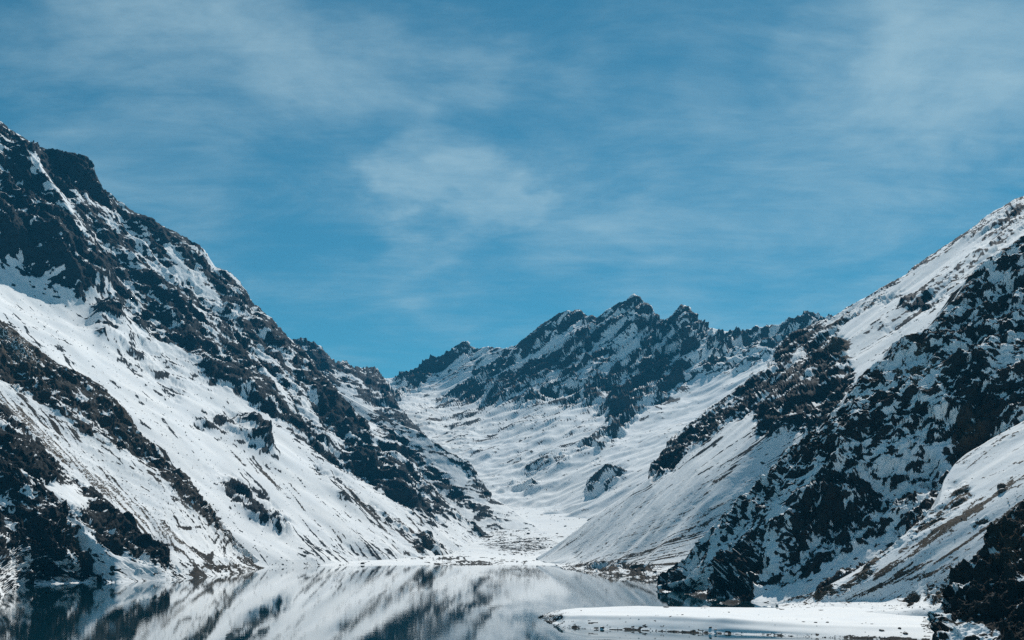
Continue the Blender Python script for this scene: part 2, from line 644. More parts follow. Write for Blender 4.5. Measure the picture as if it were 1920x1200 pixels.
def mountain_mat(name, dark, light, unit, speck=0.30, theta=140, ochre=(0.15, 0.105, 0.062, 1)):
    """snow and bare rock; unit = size in metres of the finest grain"""
    m, nt, b = new_mat(name)
    geo = mnode(nt, 'ShaderNodeNewGeometry')
    pos = geo.outputs['Position']
    ar = mnode(nt, 'ShaderNodeAttribute', attribute_name='rock').outputs['Fac']
    ab = mnode(nt, 'ShaderNodeAttribute', attribute_name='brown').outputs['Fac']
    f1 = mnoise(nt, pos, 1.0 / (unit * 3), 5, 0.68)
    f2 = mnoise(nt, pos, 1.0 / (unit * 1.1), 3, 0.6)
    th = math.radians(theta)
    st = mnoise(nt, pos, 1.0 / (unit * 4), 4, 0.65, 0.0, (1, 1, 1), None)
    fac = mmath(nt, 'ADD', ar, mmath(nt, 'MULTIPLY', mmath(nt, 'SUBTRACT', f1, 0.5), 0.6))
    fac = mmath(nt, 'ADD', fac, mmath(nt, 'MULTIPLY', mmath(nt, 'SUBTRACT', f2, 0.5), 0.55))
    fac = mmath(nt, 'SUBTRACT', fac, mmath(nt, 'MULTIPLY', ab, mramp(nt, f1, 0.42, 0.62, 0.62, -0.05)))
    fac = mramp(nt, fac, 0.42, 0.58)
    big = mnoise(nt, pos, 1.0 / (unit * 40), 4, 0.6)
    rc = mmix(nt, mramp(nt, f1, 0.3, 0.75), dark, light)
    rc = mmix(nt, mramp(nt, big, 0.45, 0.7, 0.0, 0.45), rc, (light[0] * 1.22, light[1] * 1.12, light[2] * 1.02, 1))
    oc = mmix(nt, mramp(nt, f2, 0.3, 0.7), (ochre[0] * 0.55, ochre[1] * 0.55, ochre[2] * 0.55, 1), ochre)
    rc = mmix(nt, mmath(nt, 'MULTIPLY', ab, mramp(nt, st, 0.25, 0.6), clamp=True), rc, oc)
    sn = mmix(nt, mramp(nt, big, 0.3, 0.7), SNOW, (0.80, 0.82, 0.83, 1))
    nt.links.new(mmix(nt, fac, sn, rc), b.inputs['Base Color'])
    b.inputs['Roughness'].default_value = 0.72
    b.inputs['Specular IOR Level'].default_value = 0.03
    bump = mnode(nt, 'ShaderNodeBump')
    hgt = mmath(nt, 'ADD', mmath(nt, 'MULTIPLY', f1, mmath(nt, 'MULTIPLY_ADD', fac, 1.0, 0.04)), mmath(nt, 'MULTIPLY', f2, mmath(nt, 'MULTIPLY', fac, 0.5)))
    nt.links.new(hgt, bump.inputs['Height'])
    bump.inputs['Distance'].default_value = unit * 0.9
    bump.inputs['Strength'].default_value = 0.8
    nt.links.new(bump.outputs[0], b.inputs['Normal'])
    return m


M_left = mountain_mat('left_rock_and_snow', (0.010, 0.014, 0.017, 1), (0.026, 0.031, 0.034, 1), 3.2)
M_near = mountain_mat('near_rock_and_snow', (0.009, 0.012, 0.013, 1), (0.026, 0.031, 0.034, 1), 1.5)
M_far = mountain_mat('far_rock_and_snow', (0.009, 0.014, 0.019, 1), (0.030, 0.034, 0.038, 1), 5.5)
M_right = mountain_mat('right_rock_and_snow', (0.009, 0.012, 0.013, 1), (0.026, 0.031, 0.034, 1), 1.6)
M_close = mountain_mat('close_rock_and_snow', (0.010, 0.012, 0.012, 1), (0.040, 0.043, 0.043, 1), 0.8)


def tag(o, label, cat=None, group=None, kind=None):
    o['label'] = label
    if cat:
        o['category'] = cat
    if group:
        o['group'] = group
    if kind:
        o['kind'] = kind
    return o


# ------------------------------------------------------------------ LEFT mountain
PL_SNOW = Plane(36, 25, (600, 1060, 2650))
PL_3 = Plane(36, 25, (420, 1078, 1956))
PL_2 = Plane(36, 25, (250, 1089, 1683))

rk = Map(0.035)
br = Map(0.0)
# whole upper rock wall
rk.poly(0.66, [(-400, 40), (0, 200), (560, 620), (680, 770), (800, 890), (900, 975), (800, 980), (777, 960), (733, 927), (693, 907), (640, 880),
               (600, 850), (567, 823), (517, 783), (467, 750), (410, 717), (383, 690), (343, 650), (300, 633), (267, 617), (233, 583), (215, 553), (190, 545),
               (143, 550), (97, 520), (97, 503), (50, 480), (0, 467), (-200, 400), (-400, 360)], 2)
rk.poly(0.56, [(130, 365), (330, 470), (430, 590), (330, 570), (200, 470), (130, 420)], 6)
rk.poly(0.82, [(-200, 200), (0, 310), (60, 285), (100, 370), (150, 460), (143, 545), (95, 515), (0, 460), (-200, 400)], 5)
rk.poly(0.93, [(75, 280), (160, 293), (215, 378), (190, 385), (150, 365), (100, 340), (90, 310)], 3)
rk.poly(0.70, [(200, 490), (300, 520), (420, 640), (560, 740), (640, 850), (560, 800), (380, 680), (250, 590)], 6)
rk.poly(0.90, [(575, 690), (640, 735), (682, 800), (655, 806), (600, 765)], 4)
rk.poly(0.88, [(640, 790), (710, 840), (767, 920), (777, 960), (740, 940), (690, 890), (650, 840)], 3)
rk.line(0.92, [(682, 772), (722, 803), (762, 850), (795, 897)], 26, 2)
rk.line(0.08, [(690, 790), (712, 822)], 16, 2)
rk.line(0.80, [(290, 412), (330, 436), (372, 456), (392, 478), (408, 502), (440, 520), (470, 560), (515, 605), (560, 655)], 22, 4)
rk.line(0.10, [(560, 720), (610, 800), (650, 850)], 12, 3)
rk.line(0.04, [(318, 470), (345, 505), (398, 545), (412, 560)], 13, 2)
rk.line(0.12, [(45, 320), (85, 350), (125, 410), (150, 445)], 20, 3)
rk.line(0.10, [(22, 265), (45, 280), (68, 296)], 9, 1)
rk.line(0.10, [(40, 278), (70, 280)], 8, 1)
rk.line(0.2, [(250, 400), (285, 412), (310, 428)], 8, 1)
rk.line(0.2, [(130, 365), (190, 388), (210, 395)], 12, 2)
rk.line(0.15, [(355, 570), (385, 600), (410, 625)], 12, 2)
rk.line(0.2, [(500, 690), (545, 760)], 14, 2)
rk.line(0.2, [(0, 430), (60, 420), (110, 412)], 5, 1)
# knob and speckled rocks on the snow slope
rk.poly(0.60, [(170, 580), (197, 560), (230, 585), (213, 617), (195, 640), (173, 600)], 3)
rk.poly(0.36, [(210, 643), (267, 637), (320, 683), (350, 725), (335, 752), (290, 715), (233, 675)], 4)
rk.poly(0.30, [(230, 600), (300, 640), (420, 730), (400, 740), (300, 670)], 4)
rk.poly(0.55, [(358, 790), (400, 777), (433, 763), (457, 790), (500, 837), (510, 853), (480, 837), (433, 812), (373, 805)], 4)
rk.poly(0.93, [(445, 768), (470, 785), (498, 825), (511, 855), (495, 845), (473, 825)], 2)
rk.line(0.55, [(593, 877), (640, 905), (680, 940), (733, 973), (767, 993)], 11, 2)
rk.line(0.40, [(640, 930), (700, 965), (745, 1000)], 5, 1)
rk.poly(0.72, [(768, 1022), (800, 998), (822, 1015), (844, 1043), (813, 1042), (777, 1030)], 2)
rk.line(0.6, [(763, 870), (813, 910), (847, 947), (877, 960)], 20, 3)
rk.line(0.55, [(820, 930), (880, 985), (940, 1025)], 12, 2)
rk.poly(0.88, [(411, 902), (440, 892), (496, 929), (551, 988), (525, 1003), (481, 975), (423, 922)], 2)
rk.line(0.35, [(390, 880), (440, 905), (500, 935)], 10, 2)
st = Map(0.02)
st.poly(0.05, [(480, 800), (640, 900), (900, 1040), (560, 1000), (420, 850)], 6)
st.poly(0.22, [(560, 990), (640, 1005), (780, 1030), (860, 1050), (700, 1052), (560, 1040)], 5)
st.line(0.45, [(620, 900), (720, 980), (800, 1030)], 16, 3)
st.line(0.45, [(830, 930), (890, 985), (950, 1025)], 20, 4)
for k in range(9):      # dirt runnels down the snow slope
    x = 430 + 44 * k + random.uniform(-10, 10); y = 840 + 16 * k + random.uniform(-10, 10)
    st.line(random.choice((0.35, 0.5, 0.8)), [(x, y), (x + 60, y + 56), (x + 120, y + 104), (x + 180, y + 150)][:random.choice((2, 3, 4))], 3, 1)
    br.line(0.7, [(x, y), (x + 60, y + 56), (x + 120, y + 104), (x + 180, y + 150)], 8, 2)
rk.poly(0.16, [(560, 1000), (620, 1005), (760, 1030), (850, 1045), (800, 1056), (560, 1045)], 4)

bl = Map(0.0)
bl.poly(62, [(-250, 240), (0, 300), (60, 300), (110, 380), (150, 450), (205, 535), (190, 546), (143, 548), (97, 512), (60, 480), (0, 463), (-250, 380)], 5)
bl.poly(-48, [(-250, 400), (0, 475), (60, 492), (100, 527), (150, 556), (180, 566), (165, 605), (80, 580), (0, 545), (-250, 480)], 7)
bl.poly(26, [(176, 600), (197, 562), (230, 598), (262, 645), (225, 650), (190, 640)], 3)
bl.poly(20, [(440, 768), (470, 782), (500, 828), (512, 856), (480, 840), (450, 810)], 3)
bl.poly(22, [(411, 904), (440, 894), (496, 931), (551, 990), (525, 1003), (481, 975), (423, 922)], 3)
bl.poly(18, [(768, 1022), (800, 998), (822, 1015), (844, 1043), (813, 1042), (777, 1030)], 3)

ml_rows = [
    [(-350, 60, 3900), (-150, 150, 4000), (0, 228, 4044), (20, 242, 4060), (37, 253, 4070), (67, 272, 4090), (80, 278, 4100), (110, 283, 4110), (133, 288, 4130),
     (155, 294, 4150), (170, 313, 4170), (187, 343, 4190), (207, 363, 4210), (230, 383, 4250), (247, 397, 4280), (283, 410, 4330), (313, 428, 4400),
     (353, 447, 4500), (373, 457, 4550), (390, 477, 4570), (407, 500, 4570), (437, 517, 4570), (460, 540, 4560), (477, 570, 4550), (510, 597, 4530),
     (540, 632, 4500), (577, 668, 4480), (592, 690, 4460), (620, 720, 4440), (640, 740, 4430), (665, 762, 4410), (677, 780, 4390), (720, 804, 4340),
     (745, 830, 4290), (762, 850, 4250), (780, 870, 4220), (795, 897, 4180), (825, 925, 4090), (850, 950, 4000), (885, 980, 3900), (920, 1007, 3800), (960, 1037, 3700)],
    on(PL_SNOW, [(-350, 330), (-150, 420), (0, 470), (97, 515), (200, 560), (343, 655), (467, 755), (600, 855), (700, 925), (777, 965), (850, 1010), (930, 1040)]),
    on(PL_SNOW, [(-350, 480), (-150, 560), (0, 630), (130, 715), (250, 810), (330, 885), (400, 962), (450, 1020), (510, 1050), (600, 1053), (700, 1055), (850, 1053), (925, 1050)]),
    on(PL_SNOW, [(-350, 600), (-150, 680), (0, 740), (130, 800), (250, 880), (330, 950), (400, 1020), (450, 1070), (510, 1090), (600, 1090), (700, 1090), (850, 1085), (925, 1075)]),
]
T_left = terrain('left_mountain', ml_rows, rk, br, M_left, theta=140, L=58, amp=11, low=20, ledge=-12, ledge_h=44, seed=1, w_fall=0.8, rib=12, jag=4, snow_amp=1.6, streak=st, s_theta=137, bulge=bl)
tag(T_left.ob, 'tall dark craggy mountain with a long snow slope on the left shore', kind='structure')

# rib of rock and brown scree in front of it
rk = Map(0.12); br = Map(0.25)
rk.poly(0.86, [(-400, 380), (-150, 490), (0, 590), (30, 612), (80, 655), (120, 680), (180, 710), (222, 748), (252, 786), (268, 812), (300, 835), (345, 876), (385, 932), (430, 992), (426, 998), (402, 988),
               (356, 952), (333, 927), (300, 883), (233, 846), (200, 830), (160, 805), (127, 785), (47, 733), (0, 707), (-150, 620), (-400, 510)], 2)
rk.poly(0.40, [(80, 740), (130, 765), (200, 800), (240, 835), (200, 825), (130, 785)], 3)
rk.line(0.15, [(70, 712), (58, 728)], 8, 1)
rk.poly(0.35, [(125, 722), (160, 728), (180, 760), (150, 760)], 3)
rk.poly(0.85, [(414, 990), (436, 996), (470, 1042), (455, 1037), (420, 1008)], 2)
rk.poly(0.93, [(300, 885), (340, 882), (385, 940), (425, 995), (400, 985), (350, 935)], 3)
br.poly(0.9, [(-100, 560), (0, 600), (75, 660), (90, 690), (60, 700), (0, 650), (-100, 620)], 6)
br.poly(0.6, [(190, 730), (222, 750), (250, 800), (230, 800)], 4)
st = Map(0.05)
st.poly(0.66, [(-100, 690), (0, 730), (100, 810), (200, 890), (330, 1000), (345, 1025), (300, 1000), (180, 910), (90, 840), (0, 775), (-100, 740)], 5)
br.poly(1.0, [(-100, 690), (0, 730), (100, 810), (200, 890), (330, 1000), (380, 1060), (300, 1010), (180, 920), (90, 850), (0, 785), (-100, 750)], 5)
st.poly(0.22, [(0, 720), (120, 800), (340, 980), (480, 1050), (380, 1075), (280, 1040), (100, 860), (0, 790)], 6)
st.poly(0.72, [(-100, 700), (0, 742), (90, 812), (190, 896), (320, 1000), (345, 1025), (300, 1000), (180, 915), (90, 846), (0, 780), (-100, 740)], 5)
st.poly(0.5, [(340, 920), (380, 950), (480, 1030), (500, 1055), (440, 1020)], 4)
br.poly(0.9, [(380, 930), (440, 975), (500, 1030), (500, 1060), (440, 1030), (390, 970)], 4)
rk.poly(0.62, [(400, 1055), (470, 1040), (510, 1058), (500, 1070), (440, 1078), (370, 1086), (330, 1080)], 4)
br.poly(0.45, [(400, 1055), (470, 1040), (510, 1058), (500, 1070), (440, 1078), (370, 1086), (330, 1080)], 4)


def blend(pts, y0, y1):
    n = len(pts)
    return [(a, b, PL_3.y(a, b) + y0 + (y1 - y0) * (i / (n - 1)) ** 3) for i, (a, b) in enumerate(pts)]


fr_rows = [
    blend([(-350, 420), (-150, 510), (0, 598), (30, 620), (80, 662), (120, 685), (180, 715), (220, 752), (250, 790), (265, 815), (300, 840), (340, 880), (380, 935), (425, 992), (455, 1025), (485, 1048), (508, 1060)], -80, 445),
    on(PL_3, [(-350, 540), (-150, 630), (0, 712), (47, 733), (127, 785), (200, 830), (300, 885), (356, 950), (402, 988, 2250), (440, 1030, 2330), (480, 1055, 2440), (504, 1062, 2540)]),
    on(PL_3, [(-350, 640), (-150, 720), (0, 785), (80, 850), (150, 922), (215, 975), (270, 1030), (320, 1076, wY(1084))]) + shore([(376, 1083), (440, 1076), (500, 1064)]),
    on(PL_3, [(-350, 700), (-150, 790), (0, 860), (80, 920), (150, 990), (215, 1040), (270, 1090), (320, 1110)]) + [(376, 1100, 1740), (440, 1092, 1950), (500, 1078, 2400)],
]
T_rib = terrain('rock_rib', fr_rows, rk, br, M_near, theta=139, L=34, amp=8, low=8, ledge=-32, ledge_h=22, seed=5, snow_amp=0.6, streak=st, s_theta=139, back=(120, -160), warp=7, parent=T_left.ob)

# lower spur with a snow pocket
rk = Map(0.30); br = Map(0.1)
rk.poly(0.88, [(-400, 560), (0, 750), (40, 780), (80, 822), (115, 865), (155, 900), (190, 926), (235, 972), (270, 1006), (310, 1040), (340, 1075), (292, 1056), (257, 1042), (190, 1025), (187, 990),
               (140, 967), (117, 943), (80, 925), (60, 905), (0, 860), (-400, 760)], 2)
rk.poly(0.55, [(-100, 740), (0, 770), (60, 820), (80, 850), (30, 830), (-100, 800)], 4)
rk.poly(0.06, [(73, 908), (100, 905), (145, 908), (181, 949), (150, 950), (122, 946), (87, 926)], 2)
rk.line(0.2, [(120, 885), (140, 905)], 12, 2)
rk.poly(0.05, [(78, 925), (100, 935), (117, 955), (165, 1003), (190, 1028), (300, 1060), (330, 1082), (250, 1088), (180, 1045), (120, 985)], 3)
rk.line(0.4, [(200, 1040), (260, 1068), (330, 1088)], 5, 1)
br.poly(0.7, [(150, 990), (250, 1060), (330, 1085), (230, 1070)], 4)
sp_rows = [
    on(PL_2, [(-350, 580), (-150, 680), (0, 757), (33, 783), (77, 827), (110, 867), (150, 900), (187, 926), (233, 972), (268, 1007), (306, 1040), (330, 1065, 1790), (352, 1084, 1795)]),
    on(PL_2, [(-350, 760), (-150, 820), (0, 860), (60, 905), (117, 950), (165, 1010), (220, 1035), (292, 1058), (320, 1075, 1745), (346, 1086, 1755)], -70),
    [(-350, 900, 1600), (-150, 950, 1620), (0, 985, 1630), (60, 1025, 1640), (120, 1060, 1640), (170, 1085, 1640)] + shore([(220, 1092), (260, 1090), (300, 1088), (344, 1087)]),
    [(-350, 1000, 1500), (-150, 1050, 1520), (0, 1080, 1530), (60, 1100, 1540), (120, 1110, 1540), (170, 1115, 1540), (220, 1110, 1580), (260, 1106, 1600), (300, 1104, 1620), (344, 1102, 1640)],
]
T_spur = terrain('rock_spur', sp_rows, rk, br, M_near, theta=138, L=26, amp=7, low=6, ledge=-20, ledge_h=17, seed=9, snow_amp=0.5, back=(100, -120), warp=6, parent=T_left.ob)

# dark cliff at the water's edge
rk = Map(0.80); br = Map(0.05)
rk.poly(0.62, [(-100, 860), (0, 880), (60, 920), (90, 960), (40, 960), (-100, 920)], 4)
rk.line(0.15, [(0, 940), (40, 948), (85, 960)], 12, 3)
rk.poly(0.35, [(0, 985), (25, 990), (20, 1010), (0, 1015)], 2)
rk.poly(0.95, [(60, 990), (150, 1000), (200, 1060), (190, 1088), (60, 1090), (40, 1040)], 5)
rk.line(0.3, [(130, 1035), (145, 1050)], 8, 1)
rk.poly(0.50, [(-100, 1020), (0, 1055), (20, 1075), (36, 1096), (15, 1112), (0, 1124), (-100, 1150)], 2)
rk.poly(0.55, [(200, 1075), (240, 1080), (250, 1095), (190, 1095)], 2)
br.poly(0.6, [(100, 985), (160, 990), (200, 1040), (150, 1040)], 6)
cl_rows = [
    [(-350, 690, 1700), (-150, 780, 1700), (0, 862, 1700), (25, 880, 1700), (60, 893, 1700), (100, 925, 1700), (128, 955, 1700), (150, 985, 1700), (165, 1010, 1695), (190, 1040, 1690), (215, 1065, 1690), (240, 1088, 1690)],
    [(-350, 900, 1480), (-150, 950, 1500), (0, 990, 1540), (60, 1010, 1560), (110, 1040, 1590), (160, 1065, 1620), (200, 1080, 1640), (238, 1091, 1660)],
    shore([(-350, 1180), (-150, 1150), (0, 1122), (14, 1112), (32, 1099), (60, 1096), (100, 1094), (170, 1092), (237, 1092)]),
    [(-350, 1230, 720), (-150, 1180, 900), (0, 1145, 1130), (14, 1135, 1200), (32, 1124, 1320), (60, 1118, 1420), (100, 1112, 1500), (170, 1110, 1550), (237, 1108, 1560)],
]
T_cliff = terrain('shore_cliff', cl_rows, rk, br, M_near, theta=136, L=26, amp=9, low=8, ledge=-14, ledge_h=18, seed=13, snow_amp=0.4, back=(60, -120), warp=5, parent=T_left.ob)

# ------------------------------------------------------------------ ridges behind the left mountain
rk = Map(0.10); br = Map(0.0)
rk.poly(0.80, [(690, 765), (730, 788), (765, 830), (800, 860), (850, 915), (900, 960), (860, 945), (800, 890), (740, 830), (700, 790)], 3)
rk.line(0.75, [(800, 815), (835, 845), (880, 868), (903, 898), (915, 920)], 34, 2)
rk.line(0.55, [(860, 925), (900, 955), (935, 985)], 22, 3)
rk.line(0.08, [(650, 745), (720, 785), (790, 830), (850, 880), (885, 925)], 18, 3)
rk.line(0.45, [(740, 800), (790, 850), (850, 905)], 12, 3)
rear_rows = [
    [(560, 690, 4900), (600, 715, 4900), (642, 739, 4850), (680, 760, 4800), (730, 785, 4750), (755, 797, 4720), (792, 812, 4700), (830, 840, 4620), (865, 858, 4560), (882, 868, 4520), (902, 897, 4440), (912, 917, 4400), (930, 936, 4330), (960, 956, 4250), (1000, 985, 4000), (1040, 1012, 3750)],
    [(540, 790, 4600), (600, 815, 4570), (680, 850, 4530), (740, 880, 4480), (800, 925, 4350), (850, 960, 4200), (900, 990, 4000), (960, 1020, 3700), (1020, 1032, 3500)],
    [(540, 900, 4200), (600, 910, 4200), (680, 940, 4150), (740, 965, 4080), (800, 1000, 3900), (850, 1025, 3750), (900, 1040, 3600), (960, 1050, 3420), (1020, 1050, 3250)],
]
T_rear = terrain('rear_ridge', rear_rows, rk, br, M_left, theta=140, L=60, amp=10, low=10, ledge=-14, ledge_h=40, seed=21, back=(500, -300), warp=6)
tag(T_rear.ob, 'snowy spur with dark rock bands descending behind the left mountain', kind='structure')

rk = Map(0.68); br = Map(0.0)
rk.poly(0.9, [(545, 630), (590, 635), (615, 660), (640, 690), (600, 690), (560, 660)], 3)
rk.poly(0.12, [(625, 715), (645, 720), (690, 760), (720, 800), (690, 790), (640, 740)], 3)
rk.line(0.1, [(712, 705), (735, 704), (760, 715), (745, 735)], 22, 2)
rk.line(0.15, [(570, 650), (600, 660), (622, 678)], 5, 1)
rk.line(0.85, [(692, 700), (715, 725), (732, 752), (760, 780), (800, 815)], 16, 2)
far_rows = [
    [(500, 610, 6300), (540, 640, 6300), (555, 637, 6300), (568, 633, 6280), (580, 636, 6260), (590, 643, 6250), (612, 662, 6220), (628, 679, 6200), (642, 675, 6300), (652, 677, 6300), (662, 689, 6250), (677, 690, 6300), (690, 686, 6500), (700, 685, 6500), (708, 692, 6450), (717, 703, 6350), (730, 722, 6100), (740, 752, 5950), (758, 774, 5850), (780, 797, 5750), (797, 815, 5650), (840, 850, 5500)],
    [(500, 700, 5950), (555, 715, 5900), (620, 735, 5850), (670, 760, 5750), (720, 790, 5600), (760, 815, 5450), (800, 850, 5300), (840, 880, 5200)],
    [(500, 800, 5500), (555, 810, 5450), (620, 825, 5400), (670, 845, 5300), (720, 870, 5200), (760, 890, 5100), (800, 915, 5000), (840, 930, 4950)],
]
T_far = terrain('far_ridge', far_rows, rk, br, M_far, theta=145, L=70, amp=10, low=10, ledge=-16, ledge_h=55, seed=25, jag=9, back=(500, -350), warp=5)
tag(T_far.ob, 'small dark jagged ridge peeping over the left mountain near the pass', kind='structure')

# ------------------------------------------------------------------ CENTRAL peaks
rk = Map(0.045); br = Map(0.0)
rk.poly(0.62, [(970, 648), (1050, 588), (1063, 580), (1117, 593), (1143, 576), (1187, 552), (1243, 600), (1277, 575), (1300, 588), (1327, 612), (1333, 640), (1310, 690), (1287, 723), (1253, 733), (1213, 740), (1190, 773), (1160, 807),
               (1137, 787), (1167, 747), (1130, 733), (1110, 753), (1070, 753), (1033, 733), (993, 770), (977, 753), (917, 747), (887, 757), (830, 757), (860, 733), (887, 713), (933, 680)], 3)
rk.poly(0.92, [(743, 708), (797, 683), (833, 665), (871, 640), (891, 655), (870, 670), (833, 688), (805, 707), (790, 720), (768, 722), (750, 722)], 2)
rk.poly(0.26, [(895, 650), (947, 650), (942, 667), (900, 687), (850, 707), (800, 733), (820, 700)], 3)
rk.line(0.6, [(900, 650), (950, 650), (975, 645)], 12, 2)
rk.line(0.75, [(733, 745), (745, 738), (738, 752), (760, 730), (790, 722)], 12, 2)
rk.poly(0.80, [(970, 650), (1055, 583), (1113, 593), (1095, 610), (1035, 637), (975, 667)], 3)
rk.poly(0.82, [(1120, 595), (1170, 560), (1187, 553), (1180, 590), (1143, 617), (1067, 675), (1020, 685), (1035, 665)], 3)
rk.poly(0.80, [(1187, 553), (1243, 602), (1222, 617), (1195, 590)], 2)
rk.poly(0.80, [(1245, 605), (1280, 575), (1300, 588), (1322, 617), (1300, 650), (1267, 680), (1220, 713), (1160, 713), (1177, 673), (1220, 633)], 4)
rk.poly(0.12, [(1150, 637), (1193, 612), (1202, 625), (1165, 650), (1140, 655)], 2)
for ln in [[(1010, 690), (950, 722), (890, 748)], [(1060, 690), (950, 745), (870, 760)], [(1120, 670), (1000, 750), (955, 770)], [(1165, 690), (1080, 750), (1035, 778)], [(1210, 700), (1130, 765), (1085, 792)],
           [(1260, 690), (1190, 765), (1150, 812)], [(1290, 700), (1235, 745)], [(960, 668), (860, 735), (810, 760)], [(930, 700), (850, 750), (790, 775)]]:
    rk.line(0.86, ln, 15, 2)
for ln in [[(1130, 745), (1060, 790), (1000, 825)], [(1070, 760), (990, 795), (930, 820)], [(980, 765), (900, 795), (860, 805)], [(1190, 760), (1120, 820), (1080, 850)], [(1230, 745), (1180, 790), (1150, 830)]]:
    rk.line(0.60, ln, 8, 2)
for ln in [[(1120, 600), (1000, 685), (880, 765)], [(1175, 602), (1060, 690), (960, 752)], [(1085, 607), (960, 690), (880, 735)], [(1140, 645), (1020, 725), (930, 768)], [(1205, 640), (1110, 705), (1030, 765)],
           [(1240, 645), (1160, 725), (1100, 780)], [(1300, 622), (1250, 705), (1200, 755)], [(1322, 640), (1290, 712)], [(1225, 620), (1180, 660), (1130, 700)], [(1165, 580), (1100, 630)], [(1285, 590), (1240, 650)]]:
    rk.line(0.08, ln, 7, 1)
rk.line(0.12, [(960, 690), (1040, 640), (1090, 610), (1130, 590)], 9, 2)
rk.line(0.10, [(1010, 668), (1060, 642)], 12, 2)
rk.line(0.88, [(1130, 584), (1167, 560), (1187, 548), (1207, 563), (1243, 600)], 16, 2)
rk.line(0.88, [(1250, 598), (1272, 576), (1280, 570), (1292, 577), (1322, 610)], 16, 2)
rk.line(0.88, [(1000, 622), (1050, 585), (1063, 578), (1090, 581), (1115, 594)], 14, 2)
rk.line(0.88, [(800, 682), (840, 662), (868, 638), (880, 642), (892, 656)], 12, 2)
rk.line(0.10, [(1290, 590), (1310, 640), (1290, 700)], 7, 2)
rk.line(0.2, [(1040, 730), (1100, 695), (1150, 670)], 8, 2)
rk.poly(0.10, [(1065, 712), (1100, 690), (1113, 690), (1095, 712)], 2)
rk.poly(0.62, [(1313, 691), (1343, 627), (1373, 627), (1437, 612), (1510, 592), (1560, 594), (1484, 645), (1446, 668), (1390, 690), (1339, 700)], 3)
rk.poly(0.30, [(1340, 660), (1440, 640), (1420, 675), (1350, 690)], 4)
rk.line(0.15, [(1325, 650), (1310, 690)], 9, 2)
rk.line(0.85, [(1370, 628), (1437, 613), (1510, 594), (1560, 596)], 14, 2)
rk.poly(0.55, [(973, 880), (1020, 855), (1053, 847), (1067, 868), (1030, 876), (990, 888)], 2)
rk.poly(0.42, [(930, 912), (993, 897), (1017, 903), (993, 921)], 3)
rk.poly(0.60, [(1100, 920), (1125, 902), (1147, 888), (1175, 887), (1147, 908), (1112, 926)], 2)
rk.poly(0.65, [(985, 830), (1030, 800), (1057, 783), (1048, 800), (1018, 824)], 2)
rk.poly(0.55, [(955, 838), (987, 820), (972, 836)], 2)
rk.poly(0.5, [(910, 835), (947, 812), (930, 830)], 2)
rk.poly(0.65, [(1118, 845), (1145, 822), (1125, 850)], 2)
rk.poly(0.6, [(1105, 870), (1122, 863), (1112, 874)], 1)
rk.poly(0.78, [(1132, 790), (1150, 765), (1195, 742), (1180, 770), (1157, 812), (1150, 790)], 2)
rk.poly(0.07, [(740, 745), (830, 750), (980, 760), (1100, 760), (1130, 790), (1050, 860), (900, 900), (850, 850), (790, 800)], 4)
st = Map(0.015)
st.poly(0.10, [(740, 745), (830, 750), (980, 760), (1100, 760), (1130, 790), (1050, 860), (900, 900), (850, 850), (790, 800)], 4)
br = Map(0.3)
for (x, y, dx, dy) in [(790, 770, 90, -18), (800, 790, 110, -20), (850, 760, 70, -14), (880, 780, 120, -50), (900, 830, 80, -40), (960, 800, 60, -30), (830, 800, 70, -12), (920, 770, 90, -30),
                       (1000, 770, 60, -25), (1050, 760, 60, -22), (1090, 790, 50, -22), (880, 860, 60, -20), (1020, 845, 120, -18), (1200, 790, 40, -14), (1230, 760, 40, -10), (1260, 735, 30, -4)]:
    st.line(0.8, [(x, y), (x + dx * 0.5, y + dy * 0.62), (x + dx, y + dy)], 4, 1)
bl2 = Map(0.0)
for v, pl in [(24, [(1005, 868), (1030, 850), (1055, 845), (1070, 866), (1050, 885), (1020, 884)]), (22, [(968, 884), (995, 868), (1010, 872), (990, 890)]), (16, [(1098, 922), (1125, 902), (1147, 887), (1176, 886), (1148, 910), (1112, 928)]),
              (18, [(930, 912), (993, 896), (1018, 902), (993, 923)]), (26, [(1130, 792), (1150, 765), (1196, 741), (1182, 772), (1157, 813)]), (22, [(985, 832), (1030, 800), (1058, 782), (1048, 802), (1018, 826)])]:
    bl2.poly(v * 0.7, pl, 3)
